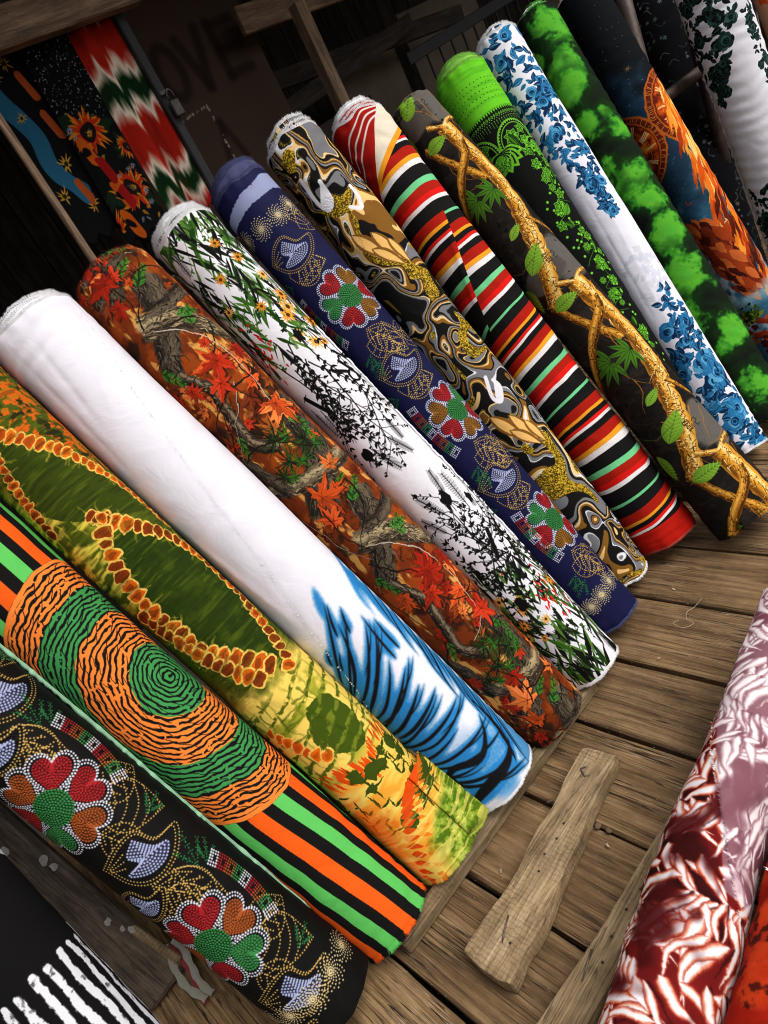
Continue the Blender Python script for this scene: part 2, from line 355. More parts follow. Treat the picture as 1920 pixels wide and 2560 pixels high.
def bead_chain(T, p0, p1, bow, cols, n=9, w=.030):
    p0, p1 = np.array(p0), np.array(p1); d = p1 - p0; L = np.hypot(*d); d /= L; nr = np.array([-d[1], d[0]])
    for i in range(n):
        t = (i + .5) / n; c = p0 + d * L * t + nr * bow * 4 * t * (1 - t); sl = bow * 4 * (1 - 2 * t) / L
        dd = d + nr * sl; dd /= np.hypot(*dd); nn = np.array([-dd[1], dd[0]]); g = []
        for u in np.linspace(-.40, .40, 4):
            for v in np.linspace(-.5, .5, 6):
                if 0 < u < .2 and abs(v) < .2: continue
                g.append(c + dd * u * L / n + nn * v * w)
        T.dots(g, .0023, cols[i % len(cols)])
def pinwheel(T, x, y, R, col=(.84, .76, .56)):
    for i in range(13):
        a = i * 2 * PI / 13
        T.dots([(x + R * t * math.cos(a + 1.5 * t), y + R * t * math.sin(a + 1.5 * t)) for t in np.linspace(.10, 1, 8)], .0019, col)
CH = [WB, RB, OB, GR]
def rhine(W, L, base, flowers, buds, leaves, sprigs, chains, pins, seed, sc=1.0):
    T = Tex(W, L, base); T.base = base
    for x, y, ln, rot, w, mode in leaves: bead_leaf(T, x, y, ln, rot, w, 6, mode)
    for b in buds: bead_bud(T, *b)
    for s_ in sprigs: bead_sprig(T, *s_)
    for f in flowers: bead_flower(T, *f)
    for c in chains: bead_chain(T, *c)
    for p in pins: pinwheel(T, *p)
    return T
def lf_cluster(x, y, s=1.0, fl=1):
    return [(x - .02 * fl, y - .015, .115 * s, 1.1, .30, 1), (x + .028 * fl, y - .005, .105 * s, 1.75, .32, 1), (x - .05 * fl, y + .02, .085 * s, .7, .34, 0)]
def print_black_beads(W, L):
    fl, bu, lv, sp, ch = [], [], [], [], []
    for t0, sx, r0 in ((.45, 0, .3), (.873, -.062, .26), (1.297, -.076, .02)):
        c6 = [RB, OB, GR, RB, OB, RB]; fl.append((sx, t0, .108, r0, c6[1:] + c6[:1] if t0 > 1 else c6))
        lv += [(sx + .055, t0 + .055, .115, .95, .38, 0), (sx + .062, t0 + .045, .09, .2, .4, 1), (sx + .02, t0 + .10, .09, 1.3, .34, 1)]
        bu.append((sx + .036, t0 + .182, .074, .62)); bu.append((sx - .055, t0 + .255, .060, .5))
        lv += lf_cluster(sx + .04, t0 - .16, 1.15)
        sp += [(sx + .10, t0 + .145, .05, -.1), (sx + .10, t0 - .13, .07, -1.2), (sx + .115, t0 - .115, .05, -.7)]
        ch.append(((sx + .128, t0 - .12), (sx + .118, t0 + .065), -.018, CH))
    pins = [(.155, 1.535, .030), (.09, 1.538, .033), (.028, 1.532, .034), (-.032, 1.53, .033), (-.09, 1.52, .031), (-.15, 1.51, .03)]
    return rhine(W, L, (.062, .058, .056), fl, bu, lv, sp, ch, pins, 3)
def print_navy_beads(W, L):
    fl, bu, lv, sp, ch = [], [], [], [], []
    for k, (t0, sx) in enumerate(((.436, .040), (.871, .062), (1.295, .068))):
        c6 = [[RB, (.55, .36, .12), RB, GR, RB, (.55, .36, .12)], [RB, (.55, .36, .12), RB, (.55, .36, .12), RB, GR]][k % 2]
        fl.append((sx, t0, .092, .1 + .4 * k, c6)); bu.append((sx - .05, t0 - .205, .070, .35)); pass
        lv += [(sx - .10, t0 - .15, .10, .25, .34, 0), (sx - .085, t0 - .11, .07, -.2, .36, 1)] + lf_cluster(sx - .01, t0 + .115, .95) + [(sx + .01, t0 - .28, .09, .2, .36, 1), (sx + .02, t0 - .23, .10, -.35, .3, 0)]
        sp += [(sx - .06, t0 + .19, .055, 2.6), (sx - .12, t0 - .13, .05, 3.3), (sx - .07, t0 + .16, .05, 2.2)]
        ch.append(((sx - .135 + .025 * k, t0 - .09), (sx - .108 + .02 * k, t0 + .098), .012, CH))
    pins = [(.093, .130, .029), (.035, .143, .031), (-.028, .140, .032), (-.100, .125, .030), (.125, 1.545, .027), (.068, 1.54, .029), (.018, 1.55, .029), (-.028, 1.56, .027)]
    T = rhine(W, L, (.085, .095, .24), fl, bu, lv, sp, ch, pins, 5); X, Y = T.XY(); nz = (T.noise(.004, seed=3) - .5) * .006
    T.mix(np.clip(np.minimum(Y + nz - (.052 - .16 * (X + .1)), .078 - .05 * X + nz - Y) * T.k, 0, 1) * (np.abs(X) < .17), (.56, .59, .72))
    return T
def print_medallion(W, L):
    blk = (.075, .07, .065); org = (.93, .36, .09); grn = (.36, .74, .35)
    T = Tex(W, L, blk); X, Y = T.XY()
    dr = .034 * np.clip((Y - 1.17) / .35, 0, 1.2) ** 1.0; wv = (T.noise(.25, .2, 4, 2) - .5) * .012
    x = X - dr + wv; P = .1165
    for c, (a, b) in ((org, (-.045, -.010)), (grn, (.016, .048))):
        f = np.mod(x - a, P); T.mix(np.clip(np.minimum(f, (b - a) - f) * T.k + .5, 0, 1), c)
    # medallion of broken concentric lines
    cx, cy = .075, .83
    R = np.hypot(X - cx, (Y - cy)); R = R + (T.noise(.08, seed=9) - .5) * .016; A = np.arctan2(Y - cy, X - cx)
    cols = np.empty((T.h, T.w, 3), np.float32); cols[:] = (.95, .51, .20)
    g2 = np.array((.24, .56, .29), np.float32)
    gm = (R < .09) | ((R > .192) & (R < .272)); cols[gm] = g2
    v = R / .0118 + (T.noise(.030, seed=12) - .5) * 1.3; row = np.floor(v).astype(int); f = v - row
    h = np.abs(np.sin(row * 12.9898) * 43758.5453) % 1.0
    ln = .035 + .05 * (np.abs(np.sin(row * 7.13) * 1573.1) % 1.0)
    u = A * R / ln + h * 17 + (T.noise(.02, seed=13) - .5) * .35; gap = np.abs(u - np.round(u)) * ln
    keep = np.clip((gap - .0017) * T.k + .5, 0, 1)
    th = .21 + .18 * T.noise(.010, seed=14); line = np.clip((th - np.abs(f - .5)) * .0118 * T.k + .5, 0, 1) * keep
    # bridges between neighbouring lines
    br = np.clip((T.noise(.010, .010, 15, 2) - .70) * 40, 0, 1); line = np.maximum(line, br * .0 + br * (T.noise(.03, seed=18) > .5))
    Ro = .352 + (T.noise(.2, seed=16) - .5) * .008; disc = np.clip((Ro - R) * T.k + .5, 0, 1)
    rim = np.clip((.0045 - np.abs(R - Ro + .005)) * T.k + .5, 0, 1)
    T.mix(disc, blk); m_ = (disc * np.maximum(line, rim))[..., None]; T.a[:] = T.a * (1 - m_) + cols * m_
    return T
def chain_cells(T, path, w, rg, ca=(.50, .19, .035), cb=(.80, .34, .06), out=(.93, .74, .34)):
    p = spline(path, 8); c = walk(p, w * .95)
    for q in walk(p, w * .22):                           # dye bleeding out of the stitched line
        a = rg.uniform(0, 2 * PI); l = w * rg.uniform(.7, 1.7); T.stroke([q, q + l * np.array([math.cos(a), math.sin(a)])], w * .28, (.78, .68, .22), .55, w * .06, soft=1.6); d = np.gradient(c, axis=0)
    for i, q in enumerate(c):
        a = math.atan2(d[i, 1], d[i, 0]); b = blob(rg, 9, .2); k = rg.uniform(.85, 1.15) * w
        T.poly(xf(b, q[0], q[1], k * .60, a, k * .86), out)
        T.poly(xf(b, q[0], q[1], k * .45, a, k * .68), ca if rg.random() < .6 else cb)
        T.poly(xf(blob(rg, 9, .3), q[0], q[1], k * .25, a, k * .42), tuple(v * .8 for v in ca), .6)
def print_tie_dye(W, L):
    rg = np.random.default_rng(5); yel = (.92, .79, .36); ol = (.20, .25, .045)
    T = Tex(W, L, yel); X, Y = T.XY()
    n1 = T.noise(.05, seed=2, oct=4); n2 = T.noise(.012, seed=3, oct=3); n3 = T.noise(.10, .02, 8, 3)
    up = np.clip((1.02 - Y + (n1 - .5) * .12) * 20, 0, 1)
    T.mix(up, (.27, .31, .06))
    # light bars through the green ground
    bars = np.clip((T.noise(.06, .012, 21, 2) - .46) * 7, 0, 1) * np.clip(1.5 - np.abs(Y - .50) * 6, 0, 1) * np.clip((.035 - X) * 40, 0, 1)
    T.mix(T.blur(bars, .002) * .95, (.90, .82, .30))
    bars = np.clip((T.noise(.012, .06, 22, 2) - .55) * 7, 0, 1) * np.clip(1.2 - np.abs(Y - .40) * 9, 0, 1)
    T.mix(bars * .8, (.84, .76, .24))
    # rust mottling near the top
    ru = np.clip((.30 + X * 1.2 - Y) * 14, 0, 1) * np.clip((n2 * .6 + n1 * .4 - .44) * 14, 0, 1); T.mix(ru * .95, (.82, .36, .07))
    ru2 = np.clip((.32 + X * 1.2 - Y) * 14, 0, 1) * np.clip((T.noise(.02, seed=6) - .6) * 12, 0, 1); T.mix(ru2, (.16, .15, .05))
    # lenses
    def lens(pts, col):
        T.poly(spline(pts, 8), col)
    lens([(-.02, .19), (.05, .30), (.125, .47), (.10, .53), (.02, .49), (-.06, .42), (-.10, .33), (-.05, .24), (-.02, .19)], ol)
    L2r = [(.010, .490), (.045, .545), (.105, .63), (.13, .72), (.128, .80), (.10, .90), (.075, .98), (.048, 1.03)]
    L2l = [(.006, .49), (-.026, .536), (-.058, .63), (-.066, .74), (-.05, .85), (.0, .935), (.035, 1.0)]
    lens(L2r + L2l[::-1], (.145, .21, .035))
    gl = np.clip((T.noise(.03, seed=31, oct=4) - .5) * 4, 0, 1); inL = (np.abs(T.a[..., 0] - .145) < .01)
    T.mix(gl * inL * .5, (.26, .33, .05))
    chain_cells(T, [(-.02, .20), (.0, .225), (.055, .315), (.11, .43), (.135, .52), (.14, .6)], .020, rg, (.72, .28, .05), (.86, .42, .08))
    chain_cells(T, [(-.045, .235), (-.07, .30), (-.088, .37), (-.11, .45)], .020, rg)
    chain_cells(T, L2r, .025, rg); chain_cells(T, L2l, .027, rg)
    chain_cells(T, [(-.10, .70), (-.092, .76), (-.06, .88), (-.02, .965), (.0, 1.0)], .026, rg)
    chain_cells(T, [(.0, .465), (.006, .49), (.014, .47)], .02, rg)
    # pale grid below
    low = np.clip((Y - 1.0) * 20, 0, 1) * np.clip((1.30 - Y) * 20, 0, 1)
    gx = np.clip((np.abs(np.mod(Y * 1.0 + X * .35 + (n1 - .5) * .03, .042) - .021) - .0135) * 300, 0, 1) * np.clip((n2 - .30) * 6, 0, 1)
    T.mix(low * gx * .95, (.27, .33, .05)); T.mix(low * np.clip((n1 - .52) * 9, 0, 1) * .8, (.52, .55, .12))
    gy = np.clip((np.abs(np.mod(X + (n1 - .5) * .03, .05) - .025) - .0205) * 300, 0, 1); T.mix(low * gy * .45, (.42, .44, .10))
    lens([(.01, 1.10), (.07, 1.12), (.085, 1.20), (.05, 1.26), (.0, 1.245), (-.035, 1.18), (.01, 1.10)], (.24, .31, .05))
    T.mix(((np.abs(T.a[..., 0] - .24) < .01) * gx * .9), (.44, .48, .12))
    chain_cells(T, [(-.105, 1.09), (-.085, 1.14), (-.06, 1.185), (-.025, 1.235)], .024, rg, (.82, .33, .06), (.88, .40, .06))
    # fiery lower third
    fire = np.clip((Y - 1.26) * 16, 0, 1); T.mix(fire * np.clip((n3 - .42) * 5, 0, 1) * .7, (.93, .55, .12))
    for i in range(44):
        a = rg.uniform(-.15, .15); y = 1.265 + rg.uniform(0, .045) - abs(a - .02) * .3
        T.poly(xf(LEAF, a, y, rg.uniform(.03, .06), PI / 2 + (a - .02) * 5, .012), (.84, .27, .04))
    for i in range(60):
        x, y = rg.uniform(-.18, .16), rg.uniform(1.30, 1.47)
        for k in range(rg.integers(2, 5)): T.poly(xf(LEAF, x, y, rg.uniform(.012, .045), rg.choice([0, PI / 2, PI, -PI / 2]) + rg.uniform(-.3, .3), .010), (.20, .25, .05))
        if i % 3 == 0: T.poly(xf(blob(rg, 10, .3), x, y, rg.uniform(.008, .022)), (.22, .28, .05))
    for i in range(15):
        t = i / 14; x = .055 - .15 * t; y = 1.405 + .19 * t - .045 * math.sin(PI * t)
        T.poly(xf(LEAFW, x - .020, y, .040, .25 + .5 * t, .021), (.84, .28, .05)); T.poly(xf(LEAFW, x + .026, y + .004, .026, .25 + .5 * t, .012), (.88, .42, .08), .8)
    for i in range(40):
        x, y = rg.uniform(-.16, .15), rg.uniform(1.02, 1.27); a = rg.choice([0, PI / 2]) + rg.uniform(-.25, .25); T.stroke([(x, y), (x + .05 * math.cos(a), y + .05 * math.sin(a))], .006, (.26, .32, .05), .7, .001, soft=1.5)
    T.mix(np.clip((.0 - X - .03 + (n2 - .5) * .06) * 26, 0, 1) * fire * np.clip((Y - 1.36) * 20, 0, 1) * np.clip((1.52 - Y) * 12, 0, 1) * .75, (.88, .38, .07))
    gb = np.clip((Y - 1.49 + (X - .03) * .55 + (n1 - .5) * .06) * 30, 0, 1) * np.clip((X + .05) * 20, 0, 1)
    T.mix(gb, (.50, .60, .16)); T.mix(gb * np.clip((n2 - .5) * 8, 0, 1) * .8, (.26, .38, .06)); T.mix(gb * np.clip((.42 - n2) * 9, 0, 1) * .7, (.78, .80, .38))
    st = np.clip((T.noise(.10, .006, 44, 2) - .55) * 10, 0, 1) * np.clip((Y - 1.42) * 16, 0, 1); T.mix(st * .55, (.95, .86, .46))
    T.warp(.0055, .020, 60, 4)
    vein = T.noise(.05, .006, 71, 3); T.mix(np.clip((vein - .58) * 9, 0, 1) * np.clip((1.02 - Y) * 20, 0, 1) * .35, (.10, .14, .02)); T.mix(np.clip((.40 - vein) * 9, 0, 1) * np.clip((1.02 - Y) * 20, 0, 1) * .30, (.42, .46, .10))
    return T
def print_tiger(W, L):
    T = Tex(W, L, (.90, .89, .92)); rg = np.random.default_rng(11); X, Y = T.XY()
    core = Tex(W, L, (0, 0, 0)); halo = Tex(W, L, (0, 0, 0))
    def streak(pts, w, hw=None, blk=True):
        p = spline(pts, 6); d = np.gradient(p, axis=0); d /= np.hypot(*d.T)[:, None]; nr = np.stack([-d[:, 1], d[:, 0]], 1)
        e = np.sin(PI * np.linspace(0, 1, len(p)) ** .7)[:, None]
        if blk: core.poly(np.vstack([p + nr * e * w * .36, (p - nr * e * w * .36)[::-1]]), (1, 1, 1))
        hw = hw or w * 1.6 + .011; halo.poly(np.vstack([p + nr * (e + .1) * hw / 2, (p - nr * (e + .1) * hw / 2)[::-1]]), (1, 1, 1))
    for i in range(20):                                  # a fan of strokes that turns as it goes down the roll
        k = i / 19; y = 1.15 + .33 * k + rg.uniform(-.005, .005); ang = math.radians(-52 + 74 * k + rg.uniform(-5, 5)); ln = rg.uniform(.20, .31) * (1 - .15 * k); x0 = -.150 + .02 * math.sin(i * 2.1)
        e = np.array([math.cos(ang), math.sin(ang)]); nn = np.array([-e[1], e[0]]); p0 = np.array([x0, y]); cv = rg.uniform(.010, .022)
        streak([p0, p0 + e * ln * .35 + nn * cv, p0 + e * ln * .7 + nn * cv * .8, p0 + e * ln], rg.uniform(.009, .015))
        if i % 2: q0 = p0 + e * ln * .45 + nn * .012; streak([q0, q0 + e * ln * .3 + nn * .006, q0 + e * ln * .6], .0045, .013)
    for i in range(12):                                  # claws hanging in from the other side
        y = .98 + i * .050; x = .085 + rg.uniform(-.012, .012)
        streak([(.185, y - .11), (.135, y - .055), (x + .015, y + .015), (x, y + .085)], rg.uniform(.006, .011), .017, i > 1)
        streak([(.15, y - .05), (.115, y), (x + .012, y + .06)], .004, .012, i > 4)
    for a, b in (((-.028, 1.03), (.012, .952)), ((.0, 1.045), (.030, .980)), ((.032, 1.17), (.050, 1.03)), ((.058, 1.16), (.068, 1.06)), ((-.085, 1.10), (-.05, 1.055)), ((-.10, 1.075), (-.07, 1.03))):
        streak([a, ((a[0] + b[0]) / 2 - .003, (a[1] + b[1]) / 2), b], .0085)
    streak([(-.02, .985), (.005, .93), (.018, .90)], .02, .020, False); streak([(.088, .92), (.10, .86)], .02, .013, False); streak([(.05, .93), (.055, .87)], .02, .008, False); streak([(-.037, .83), (-.03, .80)], .006, .007, False)
    T0 = core; hk = [(-.15, 1.515), (-.075, 1.462), (.0, 1.485), (.05, 1.462), (.085, 1.42)]
    streak(hk, .026, .05); streak([(-.12, 1.575), (-.03, 1.548), (.05, 1.545), (.10, 1.52)], .040, .06); streak([(-.085, 1.475), (-.095, 1.50), (-.07, 1.53)], .022, .03); streak([(.06, 1.57), (.10, 1.48), (.105, 1.36)], .016)
    hb = T.blur(halo.a[..., 0], .0055); sp = T.noise(.003, seed=5, oct=2)
    low = np.clip((Y - 1.36) * 7, 0, 1) * T.blur(np.clip((T.noise(.07, .05, 9, 2) - .40) * 8, 0, 1), .008) * .9
    T.mix(np.clip(np.maximum(hb * 1.15, low) - .12 + (sp - .5) * .30 * (hb > .02), 0, 1), (.15, .49, .74))
    T.mix(T.blur(core.a[..., 0], .0008), (.07, .075, .085))
    f = np.clip((Y - 1.0) * 8, 0, 1) * np.clip((-.062 - X - (Y - .9) * .28) * 300, 0, 1) * np.clip((1.3 - Y) * 30, 0, 1); T.mix(f * .6, (.84, .88, .88))
    return T
def maple(T, x, y, R, rot, col, rg, vein=(.36, .07, .02)):
    ang = np.array([0, 12, 22, 30, 44, 58, 68, 80, 92, 104, 118, 132, 150, 166, 180]); rad = np.array([1, .66, .72, .36, .60, .95, .55, .62, .30, .48, .66, .34, .40, .2, .28])
    a = np.radians(np.concatenate([ang, -ang[-2:0:-1]])); r = np.concatenate([rad, rad[-2:0:-1]]) * rg.uniform(.75, 1.15, len(a)); sq = rg.uniform(.6, 1.0)
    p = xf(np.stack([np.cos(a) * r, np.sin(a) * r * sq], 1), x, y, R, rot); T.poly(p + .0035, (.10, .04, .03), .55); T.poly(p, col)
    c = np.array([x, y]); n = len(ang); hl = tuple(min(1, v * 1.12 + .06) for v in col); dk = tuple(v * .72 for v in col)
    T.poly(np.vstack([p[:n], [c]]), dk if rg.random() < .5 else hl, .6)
    for k in (0, 5, 10, len(a) - 10, len(a) - 5):
        T.stroke([c, c + (p[k] - c) * .93], .0016, vein, .9, .0006); T.poly(np.vstack([c + (p[k] - c) * .25, c + (p[k] - c) * .9, c + (p[(k + 1) % len(p)] - c) * .8]), hl, .55)
def pine(T, x, y, R, rg, cols, n=26):
    for i in range(n):
        a = rg.uniform(0, 2 * PI); l = R * rg.uniform(.5, 1); T.stroke([(x, y), (x + l * math.cos(a) + rg.uniform(-.004, .004), y + l * math.sin(a))], .0030, cols[i % len(cols)], w1=.0008)
def frond(T, x, y, ln, rot, col, rg, dark):
    e = np.array([math.cos(rot), math.sin(rot)]); n = 9
    for i in range(n):
        t = i / n; p = np.array([x, y]) + e * ln * t
        for sg in (-1, 1): T.poly(xf(LEAF, p[0], p[1], ln * .34 * (1 - .6 * t), rot + sg * .8, ln * .13), col if (i + sg) % 3 else dark)
    T.stroke([(x, y), (x + e[0] * ln, y + e[1] * ln)], .002, dark)
def trunk(T, path, w, w1, cols, rg, seed, lat=0.0):
    p = spline(path, 6); d = np.gradient(p, axis=0); d /= np.hypot(*d.T)[:, None] + 1e-9; nr = np.stack([-d[:, 1], d[:, 0]], 1); ww = np.linspace(w, w1, len(p))[:, None]
    jl, jr = rg.uniform(.88, 1.12, (2, len(p), 1)); out = np.vstack([p + nr * ww * .5 * jl, (p - nr * ww * .5 * jr)[::-1]]); T.poly(out, cols[0])
    T.stroke(p + nr * ww * .36, w * .26, cols[2], .75, w1 * .26, soft=w * 70); T.stroke(p - nr * ww * .18, w * .30, cols[1], .75, w1 * .30, soft=w * 90)
    ln = np.hypot(*np.diff(p, axis=0).T).sum(); n = int(ln / .0022 * max(1, w / .03))
    for i in range(n):                                   # bark flakes, cracks and pale scars
        k = rg.integers(0, len(p) - 1); o = rg.uniform(-.46, .46); q = p[k] + (p[k + 1] - p[k]) * rg.random() + nr[k] * ww[k] * o; a = math.atan2(d[k, 1], d[k, 0]) + rg.normal(0, .45)
        lt_ = rg.random() < lat; a += PI / 2 if lt_ else 0; l = rg.uniform(.12, .55) * w * (.35 if lt_ else 1); q = q - (nr[k] * ww[k] * o * .25 if lt_ else 0); c = cols[2] if rg.random() < .55 else (cols[1] if rg.random() < .6 else cols[0]); T.stroke([q, q + l * np.array([math.cos(a), math.sin(a)])], rg.uniform(.0012, .0035), c, .9, .0006)
def print_autumn_camo(W, L):
    rg = np.random.default_rng(21); T = Tex(W, L, (.42, .17, .05)); X, Y = T.XY()
    n1 = T.noise(.06, seed=1, oct=4); n2 = T.noise(.025, .05, 2, 3)
    T.mix(np.clip((n1 - .52) * 8, 0, 1) * .8, (.60, .26, .07)); T.mix(np.clip((n2 - .60) * 12, 0, 1) * .9, (.86, .62, .30)); T.mix(np.clip((.40 - n1) * 10, 0, 1) * .85, (.14, .085, .05))
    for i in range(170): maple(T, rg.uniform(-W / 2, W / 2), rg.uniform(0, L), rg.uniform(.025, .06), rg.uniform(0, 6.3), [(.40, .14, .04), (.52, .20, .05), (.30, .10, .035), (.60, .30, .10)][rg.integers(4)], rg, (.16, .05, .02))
    BK = ((.26, .22, .175), (.42, .36, .28), (.085, .07, .055)); LK = ((.40, .34, .26), (.74, .66, .48), (.12, .095, .07))
    off = .735; lc = [(.70, .17, .06), (.76, .28, .09), (.60, .12, .045), (.82, .42, .18)]
    for o in (-.735, 0, off, 2 * off):
        trunk(T, [(.06, .07 + o), (.03, .17 + o), (-.02, .24 + o), (-.06, .30 + o)], .075, .055, BK, rg, 1)
        trunk(T, [(-.04, .17 + o), (.05, .21 + o), (.10, .27 + o), (.20, .33 + o)], .062, .05, LK, rg, 2)
        trunk(T, [(.13, .14 + o), (.06, .16 + o), (.0, .155 + o)], .04, .03, BK, rg, 3)
        trunk(T, [(.10, .50 + o), (.085, .58 + o), (.06, .68 + o), (.0, .74 + o), (-.05, .80 + o)], .075, .085, BK, rg, 4)
        trunk(T, [(-.12, .66 + o), (-.04, .70 + o), (.06, .72 + o), (.18, .70 + o)], .04, .05, LK, rg, 5)
        trunk(T, [(-.16, .52 + o), (-.11, .58 + o), (-.07, .70 + o)], .05, .04, BK, rg, 6)
        for i in range(30):
            x, y = rg.uniform(-.16, .17), rg.choice([.36, .38, .33, .87, .52, .03, .0, .67]) + rg.uniform(-.045, .045) + o
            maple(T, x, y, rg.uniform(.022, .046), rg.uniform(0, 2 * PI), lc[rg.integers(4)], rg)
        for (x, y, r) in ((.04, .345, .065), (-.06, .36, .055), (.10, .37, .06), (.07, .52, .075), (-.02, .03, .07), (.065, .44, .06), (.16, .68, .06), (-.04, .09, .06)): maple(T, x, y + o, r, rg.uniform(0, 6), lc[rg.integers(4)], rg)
        trunk(T, [(-.05, .31 + o), (-.02, .39 + o), (-.035, .47 + o), (-.045, .55 + o), (.0, .60 + o)], .024, .036, ((.25, .20, .15), (.62, .54, .42), (.07, .06, .05)), rg, 7)
        for (x, y, r) in ((.006, .578, .055), (-.01, .645, .05), (.05, .63, .045), (-.05, .66, .035)): pine(T, x, y + o, r, rg, [(.10, .13, .06), (.16, .26, .08), (.06, .07, .045)], 46); pine(T, x + .02, y + o + .02, r * .8, rg, [(.18, .42, .11), (.10, .22, .07)], 22)
        for (x, y, ln, a) in ((.03, .085, .07, -.6), (.05, .20, .06, .2), (.06, .235, .06, -1.0), (-.08, .27, .07, 1.2), (-.06, .515, .06, 2.0), (.066, .56, .06, .9), (.012, .775, .055, -.4), (.08, .60, .05, 1.5)): frond(T, x, y + o, ln, a, (.20, .46, .13), rg, (.10, .24, .07))
        for i in range(14):                              # thin twigs
            x, y = rg.uniform(-.15, .1), rg.uniform(0, .7) + o; p = [(x, y)]; a = rg.uniform(-1, 2.2)
            for k in range(6): a += rg.uniform(-.5, .5); x += .035 * math.cos(a); y += .035 * math.sin(a); p.append((x, y))
            T.stroke(spline(p, 4), .0045, (.10, .07, .05), w1=.0015)
            if i < 2: T.stroke(spline(p, 4) - .0008, .0022, (.78, .70, .62), w1=.001)
        T.stroke(spline([(-.02, .195 + o), (.03, .235 + o), (.07, .31 + o), (.08, .40 + o), (.06, .52 + o)], 6), .003, (.74, .68, .62), w1=.002)
        T.a[:] = T.a
        for (x, y, r) in ((.04, .345, .062), (.07, .515, .070), (-.055, .355, .05), (.005, .39, .05), (.11, .345, .05)): maple(T, x, y + o, r, 1.6 + rg.uniform(-.7, .7), lc[rg.integers(3)], rg)
    T.warp(.004, .018, 77, 3)
    return T
def twig_sil(T, x, y, ln, a, rg, col, depth=0):
    p = [(x, y)]; n = 7; cx, cy, b = x, y, a
    for k in range(n):
        b += rg.uniform(-.25, .25); cx += ln / n * math.cos(b); cy += ln / n * math.sin(b); p.append((cx, cy))
        if depth < 2 and k > 0 and (depth or rg.random() < .8):
            for sg in ((-1, 1) if rg.random() < .3 else (rg.choice([-1, 1]),)):
                if depth == 0: twig_sil(T, cx, cy, ln * rg.uniform(.22, .42), b + sg * rg.uniform(.4, .9), rg, col, 1)
                elif rg.random() < .55: T.poly(xf(LEAF, cx, cy, rg.uniform(.006, .013), b + sg * rg.uniform(.5, 1.1), .008), col)
    T.stroke(p, .0042 if depth == 0 else .0016, col, w1=.0012)
    if depth: 
        for k in range(4): T.poly(xf(LEAF, cx, cy, rg.uniform(.005, .010), rg.uniform(0, 6.3), .010), col)
def feather_sil(T, x, y, ln, a, rg, col):
    e = np.array([math.cos(a), math.sin(a)]); T.stroke([(x, y), (x + e[0] * ln, y + e[1] * ln)], .0022, col)
    for i in range(14):
        t = .15 + .85 * i / 14; p = np.array([x, y]) + e * ln * t
        for sg in (-1, 1):
            b = a + sg * .6; l = ln * .24 * (1 - abs(t - .5)); T.stroke([p, p + l * np.array([math.cos(b), math.sin(b)])], .0016, col, w1=.0006)
def daisy(T, x, y, R, rg, col, n=13, c=(.30, .20, .05)):
    for i in range(n): T.poly(xf(LEAF, x, y, R * rg.uniform(.7, 1.05), i * 2 * PI / n + rg.uniform(-.15, .15), R * .36), col)
    T.poly(xf(CIRC, x, y, R * .22), c)
def glyph(T, ch, x, y, h, rot, col):
    """serif capitals"""
    st = {'I': [('b', .30, .14, 0, 1)], 'L': [('b', .22, .14, 0, 1), ('h', .22, .78, .95)], 'A': [('d', .08, 0.5, .06), ('d', .92, .5, .15), ('h', .25, .75, .64)],
          'R': [('b', .22, .14, 0, 1), ('c',), ('g',)]}[ch]
    Tm = lambda q: xf((np.asarray(q, float) - [.5, .5]) * [.72, 1], x, y, h, rot)
    bar_ = lambda p, q, w: T.stroke(Tm([p, q]), w * h, col, soft=.5)
    for s_ in st:
        if s_[0] == 'b':
            bar_((s_[1], .03), (s_[1], .97), s_[2])
            for yy in (.02, .98): bar_((s_[1] - .2, yy), (s_[1] + .2, yy), .03)
        elif s_[0] == 'h': bar_((s_[1], s_[3]), (s_[2], s_[3]), .05); bar_((s_[2], s_[3] - .12), (s_[2], s_[3]), .03) if ch == 'L' else None
        elif s_[0] == 'd':
            bar_((s_[1], .97), (s_[2], .03), s_[3]); bar_((s_[1] - .14, .98), (s_[1] + .14, .98), .03)
        elif s_[0] == 'c': T.stroke(Tm(spline([(.25, .04), (.6, .05), (.78, .25), (.6, .47), (.25, .50)], 5)), .09 * h, col, soft=.5)
        elif s_[0] == 'g': bar_((.5, .5), (.92, .97), .13)
